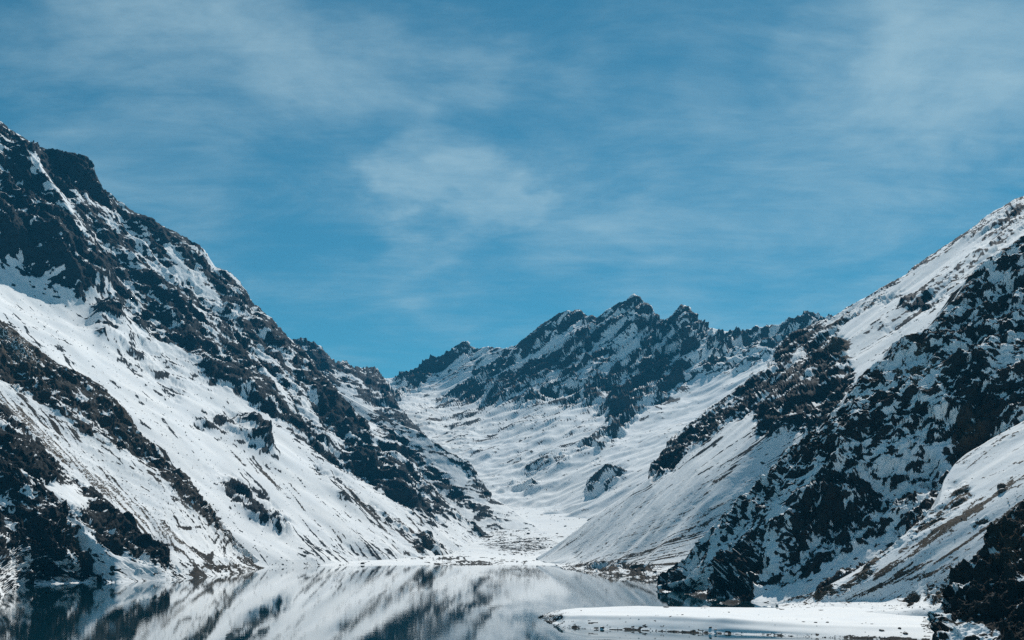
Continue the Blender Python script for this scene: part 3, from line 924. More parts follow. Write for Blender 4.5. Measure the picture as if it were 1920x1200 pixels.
ce_rows = [
    [(690, 712, 8000), (743, 708, 8200), (770, 698, 8250), (797, 685, 8300), (833, 667, 8300), (860, 648, 8300), (868, 640, 8300), (876, 642, 8290), (890, 655, 8200), (913, 650, 8050), (947, 653, 7900), (967, 647, 7700), (1000, 623, 7500), (1030, 601, 7400), (1050, 587, 7330), (1063, 581, 7300), (1077, 585, 7300), (1087, 582, 7300), (1117, 595, 7300),
     (1143, 578, 7280), (1167, 563, 7230), (1180, 553, 7200), (1187, 548, 7200), (1194, 554, 7190), (1207, 564, 7120), (1230, 588, 7040), (1243, 602, 7000), (1260, 590, 6900), (1272, 577, 6820), (1279, 572, 6800), (1290, 577, 6800), (1300, 590, 6800), (1323, 610, 6800), (1345, 618, 6850), (1373, 625, 6900), (1399, 625, 6900), (1437, 613, 6900), (1467, 606, 6850), (1490, 598, 6820), (1510, 593, 6800), (1560, 595, 6700), (1700, 560, 6500), (1900, 520, 6300)],
    [(690, 735, 7800), (760, 735, 7700), (820, 738, 7650), (900, 735, 7300), (1000, 715, 6750), (1080, 715, 6500), (1150, 730, 6300), (1230, 735, 6100), (1290, 730, 6000), (1330, 720, 5950), (1400, 690, 6000), (1460, 665, 6050), (1560, 650, 6000), (1700, 630, 5900), (1900, 600, 5700)],
    [(690, 765, 6900), (760, 775, 6600), (830, 800, 6200), (900, 820, 5900), (1000, 830, 5600), (1100, 840, 5300), (1200, 830, 5150), (1300, 800, 5100), (1400, 760, 5100), (1500, 740, 5100), (1700, 720, 5000), (1900, 700, 4900)],
    [(690, 820, 5900), (760, 830, 5800), (830, 870, 5350), (900, 915, 4950), (980, 945, 4650), (1050, 950, 4480), (1130, 935, 4300), (1220, 905, 4150), (1320, 885, 4000), (1500, 865, 3900), (1900, 840, 3800)],
    [(690, 900, 5200), (760, 900, 5100), (830, 930, 4800), (900, 955, 4500), (980, 970, 4350), (1050, 975, 4200), (1130, 968, 4000), (1220, 950, 3850), (1320, 940, 3700), (1500, 930, 3600), (1900, 900, 3500)],
]
T_mid = terrain('central_mountain', ce_rows, rk, br, M_far, theta=36, L=36, an=8, amp=5.5, low=24, ledge=32, ledge_h=70, w_fall=1.2, w_ledge=0.2, w_slope=0.5, w_fleck=0.45, bulge=bl2, streak=st, s_theta=20, s_width=0.45, snow_k=3.2, edge_amp=0.75, rib=40, jag=2.5, seed=31, back=(900, -700), warp=5, snow_amp=1.1, step=1.6)
tag(T_mid.ob, 'distant snowy massif with three sharp dark peaks at the valley head', kind='structure')

# ------------------------------------------------------------------ valley floor at the end of the lake
rk = Map(0.05); br = Map(0.35)
rk.poly(0.20, [(540, 1000), (850, 1030), (900, 1050), (700, 1050), (560, 1040)], 4)
rk.line(0.55, [(640, 1020), (740, 1034), (820, 1046), (905, 1056)], 9, 3)
rk.line(0.85, [(800, 1057), (900, 1056), (940, 1052)], 5, 1)
rk.poly(0.26, [(900, 990), (960, 985), (1040, 1010), (1030, 1035), (950, 1035), (910, 1010)], 4)
rk.line(0.6, [(885, 985), (915, 1015), (960, 1028), (1010, 1028)], 9, 3)
rk.line(0.5, [(905, 1049), (950, 1052), (1000, 1056)], 3, 1)
fl_rows = [
    [(860, 950, 4750), (920, 955, 4600), (980, 952, 4560), (1040, 955, 4450), (1100, 958, 4350), (1180, 950, 4250), (1300, 940, 4100)],
    [(820, 980, 4250), (900, 985, 4100), (980, 985, 4050), (1050, 987, 4000), (1100, 985, 3950), (1300, 975, 3800)],
    [(700, 1005, 3850), (820, 1015, 3700), (900, 1018, 3620), (980, 1018, 3600), (1060, 1018, 3550), (1300, 1010, 3400)],
    [(430, 1030, 3100), (540, 1030, 3150), (700, 1036, 3300), (850, 1038, 3350), (980, 1038, 3350), (1080, 1038, 3200), (1300, 1040, 2900)],
    [(430, 1046, 2800), (540, 1047, 2850), (700, 1049, 2950), (850, 1050, 3000), (980, 1050, 3000), (1080, 1050, 2900), (1300, 1055, 2700)],
    [(430, 1056, 2640), (540, 1056, 2680), (700, 1056, 2740), (850, 1056, 2790), (980, 1056.5, 2780), (1080, 1057, 2700), (1300, 1060, 2600)],
    [(430, 1064, 2560), (540, 1063, 2580), (700, 1062, 2650), (850, 1061, 2690), (980, 1061, 2690), (1080, 1063, 2620), (1300, 1070, 2500)],
]
T_floor = terrain('valley_floor', fl_rows, rk, br, M_near, theta=172, L=22, an=3, amp=3.0, low=2.0, ledge=-4, ledge_h=9, seed=41, back=None, warp=4, snow_amp=0.5, step=2.2, flat_front=True, contrast=0.15)
tag(T_floor.ob, 'flat snowy valley floor at the far end of the lake', kind='structure')

# ------------------------------------------------------------------ RIGHT mountain
PL_A = Plane(37, 12, (1150, 1078, 1956), -1)
PL_B = Plane(43, 55, (1326, 1126, 1147), -1)
PL_C = Plane(33, 20, (1550, 1125, 950), -1)

rk = Map(0.05); br = Map(0.5)
rk.poly(0.70, [(1450, 660), (1471, 632), (1530, 603), (1560, 612), (1587, 645), (1574, 692), (1600, 717), (1590, 752), (1560, 790), (1518, 806), (1463, 806), (1440, 812), (1425, 800), (1416, 772), (1339, 806), (1300, 830), (1262, 852), (1250, 845), (1271, 811), (1339, 760), (1390, 726), (1437, 696)], 2)
rk.poly(0.93, [(1385, 735), (1405, 705), (1430, 705), (1432, 730), (1410, 745)], 2)
rk.line(0.12, [(1495, 650), (1480, 690), (1465, 705)], 8, 2)
rk.poly(0.88, [(1218, 897), (1220, 872), (1240, 848), (1259, 824), (1292, 800), (1354, 790), (1330, 820), (1283, 850), (1259, 877)], 2)
rk.poly(0.80, [(1416, 768), (1445, 765), (1460, 800), (1420, 812)], 2)
rk.line(0.95, [(1560, 618), (1585, 597), (1612, 580), (1650, 562), (1690, 546)], 5, 1)
rk.line(0.5, [(1510, 640), (1545, 620), (1575, 600)], 5, 1)
rk.poly(0.34, [(1689, 572), (1783, 512), (1920, 400), (2200, 200), (2200, 400), (1920, 431), (1834, 499), (1783, 555), (1732, 576)], 4)
rk.poly(0.55, [(1690, 575), (1720, 560), (1770, 555), (1760, 575), (1710, 582)], 3)
rk.poly(0.35, [(1640, 610), (1690, 605), (1730, 590), (1690, 620), (1650, 622)], 3)
rk.line(0.55, [(1560, 594), (1612, 562), (1655, 538), (1719, 495), (1783, 455), (1852, 403), (1920, 365), (2000, 310)], 13, 2)
rk.poly(0.45, [(1800, 460), (1860, 410), (1930, 370), (1930, 400), (1860, 440)], 4)
rk.line(0.8, [(1580, 650), (1590, 690), (1600, 720)], 10, 2)
st = Map(0.03)
st.poly(0.07, [(1440, 800), (1480, 850), (1300, 1020), (1060, 1056), (1000, 1046), (1220, 896), (1330, 820)], 5)
# dirt streaks fanning down to the water
for (x0, y0, x1, y1, v, w) in [(1440, 800, 1280, 960, .40, 5), (1420, 815, 1230, 1000, .22, 3), (1350, 850, 1160, 1020, .16, 3), (1470, 850, 1310, 975, .35, 6), (1350, 965, 1180, 1040, .60, 6), (1330, 985, 1150, 1055, .50, 6),
                               (1300, 1000, 1110, 1058, .45, 5), (1290, 930, 1120, 1030, .30, 3), (1220, 905, 1050, 1030, .25, 4), (1260, 900, 1080, 1035, .16, 3), (1280, 1010, 1180, 1050, .5, 8), (1320, 930, 1200, 1000, .3, 3), (1400, 870, 1260, 985, .22, 3)]:
    st.line(min(0.9, v * 1.5), [(x0, y0), ((x0 + x1) / 2, (y0 + y1) / 2 + 6), (x1, y1)], w, 1)
st.poly(0.40, [(1140, 1050), (1290, 1000), (1330, 1010), (1250, 1070), (1100, 1062)], 4)
rk.poly(0.66, [(1064, 1066), (1110, 1060), (1160, 1055), (1220, 1068), (1245, 1075), (1235, 1088), (1150, 1085), (1060, 1073)], 2)
br.poly(0.02, [(1400, 540), (1920, 300), (1920, 800), (1200, 910), (1240, 800)], 5)
br.line(0.7, [(1560, 618), (1612, 580), (1690, 546)], 14, 2)
br.poly(0.6, [(1560, 620), (1590, 640), (1590, 680), (1560, 660)], 3)
a_rows = [
    on(PL_A, [(2250, 170, 2500), (2080, 262, 2650), (1920, 365), (1894, 377), (1852, 403), (1817, 431), (1783, 455), (1719, 495), (1698, 514), (1655, 538), (1612, 563), (1570, 589), (1545, 600), (1527, 606), (1484, 628), (1471, 636), (1450, 666), (1437, 692), (1412, 700),
              (1382, 730), (1339, 760), (1301, 786), (1266, 811), (1254, 835), (1240, 852), (1220, 872), (1219, 896), (1165, 935, 2760), (1105, 975, 2850), (1038, 1026, 2920), (1005, 1046, 2960)]),
    on(PL_A, [(2250, 420), (2080, 500), (1920, 560), (1820, 610), (1730, 650), (1640, 700), (1560, 745), (1480, 800), (1400, 850), (1320, 905), (1240, 960, 2250), (1150, 1010, 2480), (1080, 1043, 2660), (1022, 1053.5, 2800)]),
    on(PL_A, [(2250, 700), (2080, 760), (1920, 800), (1820, 830), (1730, 860), (1640, 890), (1560, 920), (1480, 955, 1980), (1400, 1000, 1960), (1320, 1045, 1950), (1240, 1067, 1960), (1160, 1064, 2140), (1095, 1060, 2420), (1042, 1058, 2690)]),
    [(2250, 900, 1500), (2080, 930, 1560), (1920, 960, 1600), (1730, 1000, 1640), (1560, 1040, 1660), (1400, 1075, 1690)] + shore([(1320, 1090), (1232, 1086), (1150, 1081), (1058, 1068)], 0.0) ,
    [(2250, 980, 1300), (2080, 1000, 1360), (1920, 1020, 1400), (1730, 1050, 1460), (1560, 1080, 1500), (1400, 1110, 1530), (1320, 1112, 1560), (1232, 1104, 1650), (1150, 1096, 1760), (1064, 1083, 2100)],
]
T_right = terrain('right_mountain', a_rows, rk, br, M_right, theta=40, L=42, an=3.2, amp=11, low=12, ledge=8, ledge_h=30, seed=51, jag=2.5, rib=5, snow_amp=0.3, streak=st, pivot=(920, 1118), back=(600, -450), warp=6)
tag(T_right.ob, 'steep right hand mountain of dark crags with a pale scree fan reaching the lake', kind='structure')

# the big dark cliff face
rk = Map(0.55); br = Map(0.12)
rk.line(0.14, [(1545, 885), (1479, 944), (1407, 992), (1335, 1040), (1290, 1080)], 26, 4)
rk.poly(0.10, [(1527, 1062), (1570, 1045), (1625, 1020), (1700, 975), (1650, 1040), (1575, 1092), (1470, 1135), (1410, 1128), (1417, 1097), (1479, 1085)], 3)
rk.poly(0.78, [(1500, 1055), (1530, 1045), (1535, 1060), (1475, 1100), (1470, 1080)], 2)
rk.poly(0.25, [(1421, 1006), (1460, 1003), (1450, 1060), (1425, 1045)], 3)
rk.poly(0.15, [(1709, 886), (1725, 890), (1750, 930), (1735, 945), (1715, 920)], 2)
rk.poly(0.10, [(1726, 824), (1760, 822), (1788, 870), (1770, 878), (1748, 850)], 2)
rk.poly(0.32, [(1618, 814), (1660, 815), (1695, 824), (1661, 880), (1623, 860)], 3)
rk.poly(0.30, [(1651, 683), (1706, 666), (1725, 690), (1698, 720), (1655, 717)], 3)
rk.poly(0.34, [(1860, 660), (1920, 620), (1980, 640), (1920, 690), (1869, 720)], 4)
rk.poly(0.30, [(1640, 960), (1670, 955), (1690, 985), (1655, 990)], 3)
rk.poly(0.40, [(1700, 690), (1760, 640), (1800, 700), (1740, 760)], 4)
rk.poly(0.45, [(1560, 770), (1640, 710), (1660, 760), (1590, 830)], 4)
rk.line(0.2, [(1800, 640), (1760, 700), (1700, 780)], 10, 3)
rk.poly(0.96, [(1782, 778), (1850, 735), (1880, 770), (1850, 830), (1800, 862), (1785, 840)], 3)
rk.poly(0.95, [(1326, 1125), (1330, 1090), (1370, 1030), (1410, 1000), (1425, 1040), (1415, 1090), (1407, 1130)], 3)
rk.poly(0.93, [(1232, 1105), (1235, 1080), (1290, 1062), (1260, 1090), (1250, 1106)], 2)
rk.poly(0.55, [(1255, 1100), (1300, 1070), (1350, 1060), (1326, 1120)], 3)
rk.poly(0.80, [(1560, 880), (1620, 890), (1650, 960), (1600, 1000), (1520, 1000), (1480, 960)], 8)
br.poly(0.7, [(1640, 690), (1720, 650), (1780, 720), (1720, 740)], 6)
br.poly(0.5, [(1780, 790), (1840, 760), (1850, 820), (1800, 850)], 6)


def far_end(pts, k=0.2):
    return [(a, b, PL_B.y(a, b) * (1 + k * min(1, max(0, (1480 - a) / 240)) ** 1.3)) for a, b in pts]


b_rows = [
    far_end([(2250, 250), (2080, 350), (1920, 438), (1890, 465), (1860, 482), (1834, 500), (1815, 530), (1800, 556), (1770, 585), (1740, 616), (1710, 628), (1672, 641), (1664, 660), (1640, 680), (1617, 702), (1600, 725), (1582, 752), (1535, 796), (1500, 825), (1471, 848), (1445, 881), (1402, 924), (1354, 963), (1326, 1001), (1287, 1042), (1255, 1065), (1236, 1084)]),
    far_end([(2250, 480), (2080, 560), (1920, 630), (1830, 690), (1740, 740), (1650, 800), (1560, 880), (1480, 950), (1400, 1020), (1340, 1065), (1290, 1085), (1240, 1095)], 0.18),
    on(PL_B, [(2250, 700), (2080, 760), (1920, 810), (1850, 845), (1790, 890), (1730, 950), (1660, 1020), (1580, 1075), (1500, 1115), (1450, 1126), (1400, 1118)], 0, 1.0) + [(1340, 1112, 1240), (1290, 1100, 1420), (1236, 1098, 1500)],
    on(PL_B, [(2250, 800), (2080, 850), (1920, 900), (1850, 930), (1790, 970), (1730, 1020), (1660, 1080), (1580, 1120)], 0, 0.96) + shore([(1500, 1134), (1450, 1131), (1407, 1130), (1326, 1126), (1290, 1108), (1236, 1106)]),
    on(PL_B, [(2250, 860), (2080, 910), (1920, 950), (1850, 985), (1790, 1020), (1730, 1070), (1660, 1120), (1580, 1160)], 0, 0.90) + [(1500, 1160, 950), (1450, 1156, 960), (1407, 1152, 980), (1326, 1146, 1020), (1290, 1128, 1200), (1236, 1126, 1260)],
]
T_face = terrain('cliff_face', b_rows, rk, br, M_right, theta=48, L=24, an=1.7, amp=8.5, low=11, ledge=14, ledge_h=17, seed=61, snow_amp=0.6, back=(450, -120), warp=7, parent=T_right.ob, contrast=0.28, w_fleck=1.0, w_fine=0.65)

# lower snow slope
rk = Map(0.05); br = Map(0.6)
rk.poly(0.42, [(1690, 985), (1760, 950), (1800, 930), (1800, 955), (1770, 985), (1700, 1025)], 3)
rk.poly(0.5, [(1780, 905), (1810, 900), (1825, 935), (1790, 950)], 3)
rk.line(0.62, [(1575, 1110), (1618, 1083), (1640, 1055), (1666, 1032), (1690, 1018)], 13, 2)
rk.poly(0.96, [(1526, 1118), (1540, 1104), (1565, 1098), (1567, 1112), (1535, 1127)], 1)
st = Map(0.04)
st.line(0.92, [(1590, 1128), (1642, 1102), (1700, 1085), (1766, 1066), (1830, 1020), (1920, 955), (2000, 900)], 7, 1)
st.line(0.92, [(1640, 1082), (1700, 1045), (1760, 1010), (1850, 945), (1930, 890)], 7, 1)
st.line(0.92, [(1700, 1040), (1780, 985), (1860, 935), (1900, 900)], 7, 1)
st.line(0.92, [(1600, 1120), (1660, 1095), (1720, 1060)], 7, 1)
st.line(0.92, [(1680, 1080), (1780, 1040), (1850, 990), (1940, 930)], 7, 1)
rk.poly(0.75, [(1822, 985), (1850, 968), (1852, 978), (1826, 992)], 1)
rk.poly(0.86, [(1690, 1126), (1700, 1112), (1722, 1108), (1714, 1128), (1700, 1132)], 2)
rk.poly(0.80, [(1730, 1100), (1750, 1083), (1775, 1072), (1775, 1105), (1752, 1138), (1735, 1120)], 2)
rk.line(0.30, [(1930, 800), (1850, 838), (1800, 868)], 8, 2)
rk.poly(0.30, [(1460, 1131), (1500, 1115), (1530, 1105), (1520, 1125)], 2)
c_rows = [
    on(PL_C, [(2250, 640), (2080, 710), (1920, 790), (1850, 828), (1812, 850), (1790, 870), (1770, 900), (1762, 940), (1735, 968), (1700, 1000), (1650, 1040), (1600, 1072), (1540, 1105), (1500, 1120), (1455, 1132)]),
    on(PL_C, [(2250, 800), (2080, 850), (1920, 900), (1850, 945), (1780, 995), (1700, 1050), (1640, 1085), (1580, 1112), (1520, 1128), (1458, 1137)], 0),
    on(PL_C, [(2250, 950), (2080, 980), (1920, 1010), (1850, 1045), (1780, 1085), (1720, 1112), (1660, 1126)], 30) + [(1580, 1130, 940), (1520, 1134, 950), (1460, 1140, 960)],
    [(2250, 1150, 780), (2080, 1145, 790), (1920, 1140, 795), (1850, 1140, 800), (1780, 1142, 802), (1720, 1143, 815), (1660, 1143, 835), (1580, 1144, 862), (1520, 1145, 880), (1460, 1147, 900)],
    [(2250, 1200, 700), (2080, 1200, 710), (1920, 1200, 715), (1850, 1190, 760), (1780, 1180, 790), (1720, 1176, 800), (1660, 1174, 805), (1580, 1174, 810), (1520, 1174, 812), (1460, 1172, 830)],
]
T_slope = terrain('snow_slope', c_rows, rk, br, M_close, theta=36, L=17, an=4.0, amp=4.0, low=4.5, ledge=20, ledge_h=11, seed=71, snow_amp=0.55, streak=st, s_theta=33, back=(120, -90), warp=4, parent=T_right.ob)

# near dark cliff in the corner
rk = Map(0.89); br = Map(0.10)
rk.poly(0.40, [(1776, 1215), (1788, 1172), (1833, 1163), (1886, 1184), (1895, 1215)], 2)
rk.line(0.3, [(1860, 1035), (1885, 1040)], 6, 1)
br.poly(0.5, [(1850, 980), (1920, 960), (1920, 1080), (1860, 1060)], 10)
d_rows = [
    [(2900, 560, 940), (2250, 780, 900), (2080, 860, 880), (1960, 925, 860), (1920, 947, 850), (1890, 966, 840), (1868, 985, 830), (1850, 1003, 825), (1851, 1030, 815), (1820, 1047, 800), (1800, 1060, 795), (1780, 1085, 785), (1770, 1110, 775), (1768, 1150, 760), (1764, 1190, 735)],
    [(2900, 860, 740), (2250, 1000, 740), (2080, 1040, 740), (1960, 1070, 740), (1920, 1085, 740), (1880, 1100, 740), (1840, 1120, 735), (1810, 1145, 725), (1780, 1175, 715), (1768, 1200, 705)],
    [(2900, 1160, 560), (2250, 1200, 610), (2080, 1200, 630), (1960, 1200, 650), (1900, 1200, 655), (1860, 1200, 660), (1830, 1205, 662), (1800, 1210, 662), (1780, 1216, 655), (1770, 1225, 640)],
    [(2900, 1420, 430), (2250, 1400, 480), (2080, 1380, 500), (1960, 1340, 530), (1900, 1320, 540), (1860, 1300, 550), (1830, 1290, 555), (1800, 1280, 560), (1780, 1275, 562), (1770, 1270, 565)],
]
d_rows = [[(a, b, y * 0.80) for a, b, y in r] for r in d_rows]
T_near = terrain('near_cliff', d_rows, rk, br, M_close, theta=50, L=17, an=1.5, amp=5.0, low=4.0, ledge=12, ledge_h=10, seed=81, snow_amp=0.3, back=(30, -60), warp=4, parent=T_right.ob)

# ------------------------------------------------------------------ snowy spit
rk = Map(0.006); br = Map(0.1)
rk.poly(0.55, [(1000, 1158), (1030, 1150), (1055, 1150), (1060, 1165), (1045, 1176), (1010, 1168)], 3)
rk.line(0.93, [(1012, 1160), (1040, 1174), (1100, 1179), (1192, 1182), (1300, 1187), (1431, 1191), (1560, 1196), (1718, 1201), (1800, 1204)], 6, 1)
rk.line(0.12, [(1040, 1168), (1100, 1173), (1192, 1176), (1300, 1181), (1431, 1185)], 7, 2)
rk.poly(0.45, [(1735, 1150), (1770, 1145), (1768, 1185), (1740, 1185), (1730, 1165)], 4)


def zrow(pts):
    return [(a, b, wY(b, z)) for a, b, z in pts]


BANK = [(1055, 1153, 1172, 24), (1100, 1152, 1176, 20), (1192, 1153.5, 1178, 19), (1300, 1156, 1183, 18), (1360, 1157, 1185, 15), (1420, 1163, 1187, 18), (1560, 1170, 1192, 22), (1718, 1176, 1197, 30), (1960, 1182, 1203, 30)]


def brow(k):
    # the snow bank: flat top, crisp lip, steep face that eases out at the water
    r = [[(1010, 1157.2, 920), (1010, 1157.5, 917), (1010, 1158, 914), (1011, 1158.5, 910)][k]]
    for px, lip, toe, run in BANK:
        yt = wY(toe, 1.3)
        if k == 0:
            zl = CAMZ - (lip - HOR) / F * (yt + run)
            r.append((px, HOR + (CAMZ - zl - 0.02) * F / (yt + run + 12), yt + run + 12))
        else:
            f = (0, 0.0, 0.42, 0.78)[k]
            r.append((px, lip + (toe - lip) * f, yt + run * (1 - f) ** 1.15))
    return r


s_rows = [
    [(1008, 1157, 920), (1040, 1146, 985), (1080, 1141.5, 1020), (1192, 1140, 1045), (1300, 1143, 1040), (1420, 1146, 1010), (1560, 1150, 960), (1718, 1155, 920), (1960, 1160, 860)],
    zrow([(1009, 1157.0, 0.6), (1045, 1144, 3.0), (1090, 1139.5, 6.0), (1192, 1137, 8.5), (1300, 1140, 9.0), (1420, 1141, 9.0), (1560, 1139, 9.5), (1718, 1142, 10), (1960, 1150, 12)]),
    brow(0), brow(1), brow(2), brow(3),
    zrow([(1012, 1160, 0.4), (1050, 1172, 1.2), (1100, 1176, 1.3), (1192, 1178, 1.3), (1300, 1183, 1.3), (1431, 1187, 1.3), (1560, 1192, 1.3), (1718, 1197, 1.3), (1960, 1203, 1.3)]),
    [(1013, 1165, wY(1165, -1.0)), (1050, 1180, wY(1180, -1.5))] + [(px, HOR + (CAMZ + 1.5) * F / (wY(toe, 1.3) - 6), wY(toe, 1.3) - 6) for px, lip, toe, run in BANK[1:]],
]
T_spit = terrain('spit', s_rows, rk, br, M_close, theta=178, L=9, an=3.0, amp=0.9, low=1.1, ledge=0, ledge_h=3, seed=91, snow_amp=0.25, back=None, warp=2, smooth=6, step=1.6, contrast=0.15, flat_front=True)
tag(T_spit.ob, 'low snow covered spit with a dark pebbly waterline reaching into the lake', kind='structure')


# ------------------------------------------------------------------ lake and ground sheet
def sheet(name, x0, x1, y0, y1, z, mat, n=1):
    me = bpy.data.meshes.new(name)
    me.from_pydata([(x0, y0, z), (x1, y0, z), (x1, y1, z), (x0, y1, z)], [], [(0, 1, 2, 3)])
    me.materials.append(mat)
    o = bpy.data.objects.new(name, me)
    COL.objects.link(o)
    return o


def water_mat():
    m, nt, b = new_mat('lake_water')
    b.inputs['Base Color'].default_value = (0.004, 0.042, 0.056, 1)
    b.inputs['IOR'].default_value = 1.38
    b.inputs['Specular IOR Level'].default_value = 0.5
    b.inputs['Coat Weight'].default_value = 0.8
    b.inputs['Coat Roughness'].default_value = 0.01
    b.inputs['Coat IOR'].default_value = 1.4
    geo = mnode(nt, 'ShaderNodeNewGeometry')
    pos = geo.outputs['Position']
    patch = mnoise(nt, pos, 0.004, 4, 0.6, 1.5, (1, 0.35, 1))
    n1 = mnoise(nt, pos, 0.28, 3, 0.55, 0.3, (0.5, 1, 1))
    n2 = mnoise(nt, pos, 0.045, 2, 0.5, 0.5, (0.6, 1, 1))
    h = mmath(nt, 'ADD', mmath(nt, 'MULTIPLY', n1, mramp(nt, patch, 0.35, 0.65, 0.3, 1.0)), mmath(nt, 'MULTIPLY', n2, 0.8))
    bump = mnode(nt, 'ShaderNodeBump')
    bump.inputs['Strength'].default_value = 1.0
    bump.inputs['Distance'].default_value = 0.025
    nt.links.new(h, bump.inputs['Height'])
    nt.links.new(bump.outputs[0], b.inputs['Normal'])
    nt.links.new(bump.outputs[0], b.inputs['Coat Normal'])
    nt.links.new(mramp(nt, patch, 0.35, 0.65, 0.008, 0.03), b.inputs['Roughness'])
    return m


lake = sheet('lake', -3500, 3500, -400, 3600, 0.0, water_mat())
tag(lake, 'still teal mountain lake mirroring the snowy slopes', kind='structure')


def snow_mat():
    m, nt, b = new_mat('ground_snow')
    geo = mnode(nt, 'ShaderNodeNewGeometry')
    n = mnoise(nt, geo.outputs['Position'], 0.01, 6, 0.6)
    nt.links.new(mmix(nt, mramp(nt, n, 0.55, 0.7), SNOW, (0.1, 0.09, 0.08, 1)), b.inputs['Base Color'])
    b.inputs['Roughness'].default_value = 0.8
    return m


ground = sheet('ground', -30000, 30000, -20000, 40000, -25.0, snow_mat())
tag(ground, 'snowy ground beneath the lake and mountains', kind='structure')


# ------------------------------------------------------------------ stones
def stone_mat():
    m, nt, b = new_mat('boulder_rock')
    geo = mnode(nt, 'ShaderNodeNewGeometry')
    oi = mnode(nt, 'ShaderNodeObjectInfo')
    n = mnoise(nt, geo.outputs['Position'], 0.7, 5, 0.65)
    c = mmix(nt, mramp(nt, n, 0.3, 0.7), (0.018, 0.017, 0.016, 1), (0.075, 0.062, 0.048, 1))
    c = mmix(nt, mramp(nt, oi.outputs['Random'], 0.0, 1.0, 0.0, 0.5), c, (0.09, 0.066, 0.045, 1))
    sep = mnode(nt, 'ShaderNodeSeparateXYZ')
    nt.links.new(geo.outputs['Normal'], sep.inputs[0])
    s = mramp(nt, mmath(nt, 'ADD', sep.outputs[2], mmath(nt, 'MULTIPLY', n, 0.5)), 1.12, 1.22)
    nt.links.new(mmix(nt, s, c, SNOW), b.inputs['Base Color'])
    b.inputs['Roughness'].default_value = 0.85
    return m


M_stone = stone_mat()
import bmesh


def rock_shape(seed, sub):
    rnd = random.Random(seed)
    bm = bmesh.new()
    bmesh.ops.create_icosphere(bm, subdivisions=sub, radius=1.0)
    cuts = []
    for _ in range(7):
        v = Vector((rnd.gauss(0, 1), rnd.gauss(0, 1), rnd.gauss(0, 0.8))).normalized()
        cuts.append((v, rnd.uniform(0.55, 0.85)))
    for v in bm.verts:
        for n, d in cuts:
            k = v.co.dot(n)
            if k > d:
                v.co -= n * (k - d)
        v.co *= 1 + rnd.uniform(-0.05, 0.05)
        v.co.z *= 0.72
    me = bpy.data.meshes.new('boulder')
    bm.to_mesh(me)
    bm.free()
    me.materials.append(M_stone)
    return me


SHAPES = [rock_shape(100 + i, 2) for i in range(8)]


def boulder(p, size, label, group=None, flat=1.0, yaw=None):
    o = bpy.data.objects.new('boulder', random.choice(SHAPES))
    COL.objects.link(o)
    o.location = (p[0], p[1], p[2] + size * 0.22 * flat)
    o.scale = (size * random.uniform(0.85, 1.25), size * random.uniform(0.8, 1.1), size * flat * random.uniform(0.8, 1.1))
    o.rotation_euler = (random.uniform(-0.2, 0.2), random.uniform(-0.2, 0.2), random.uniform(0, 6.28) if yaw is None else yaw)
    tag(o, label, 'boulder', group)
    return o


# boulders that can be named one by one
boulder(spot(T_spit, 1250, 1139), 3.2, 'long low brown boulder on the far edge of the spit, left of the flat slab', flat=0.35, yaw=0.1)
boulder(spot(T_spit, 1323, 1141), 4.6, 'broad flat brown boulder slab on the far edge of the snowy spit', flat=0.55, yaw=0.1)
boulder(spot(T_spit, 1366, 1143), 2.6, 'small brown boulder on the spit just right of the broad flat slab', flat=0.5)
boulder(spot(T_spit, 1654, 1182), 1.9, 'dark boulder on the bank of the spit, left one of three near the dark cliff', flat=0.8)
boulder(spot(T_spit, 1686, 1179), 1.7, 'dark boulder on the bank of the spit, middle and upper one of three', flat=0.8)
boulder(spot(T_spit, 1698, 1188), 2.4, 'largest dark boulder low on the bank of the spit near the dark cliff', flat=0.8)
boulder(spot(T_spit, 1530, 1167), 1.5, 'left one of a pair of dark stones on the rim of the spit', flat=0.6)
boulder(spot(T_spit, 1551, 1167), 1.5, 'right one of a pair of dark stones on the rim of the spit', flat=0.6)
boulder(spot(T_spit, 1130, 1177), 2.0, 'dark rounded boulder at the waterline of the spit near its tip', flat=0.8)
boulder(spot(T_slope, 1877, 914), 5.5, 'big dark boulder alone on the lower snow slope under the cliff face', flat=0.9)
boulder(spot(T_slope, 1879, 922), 4.0, 'brownish boulder just below the big lone one on the lower snow slope', flat=0.8)
boulder(spot(T_floor, 636, 1052), 9.0, 'large dark boulder pile at the far shore under the long snow slope', flat=0.75)
boulder(spot(T_floor, 630, 1047), 5.5, 'dark boulder just above the large one at the far shore', flat=0.8)
boulder(spot(T_floor, 680, 1057), 7.0, 'dark boulder standing in the waterline of the far shore', flat=0.75)
boulder(spot(T_floor, 614, 1045), 6.0, 'low dark boulder on the snow flat left of the far shore pile', flat=0.4)
boulder(spot(T_floor, 637, 1041), 5.0, 'single dark boulder on the snow flat above the far shore pile', flat=0.6)
boulder(spot(T_floor, 675, 1036), 5.5, 'single dark boulder uphill and right of the far shore pile', flat=0.6)
boulder(spot(T_floor, 1008, 1011), 9.0, 'largest dark boulder in the snowy valley mouth', flat=0.8)
boulder(spot(T_floor, 1060, 987), 6.0, 'lone boulder high in the valley mouth near the scree fan', flat=0.8)
boulder(spot(T_floor, 1060, 1042), 7.0, 'dark boulder at the foot of the scree fan by the lake end', flat=0.8)


def strew(T, n, cond, smin, smax, label, group, seed):
    rs = np.random.RandomState(seed)
    idx = np.nonzero(cond)[0]
    if len(idx) == 0:
        return
    for i in rs.choice(idx, min(n, len(idx)), replace=False):
        s = smin + (smax - smin) * rs.rand() ** 2.5
        boulder(T.p[i], s, label, group, flat=rs.uniform(0.5, 0.9))


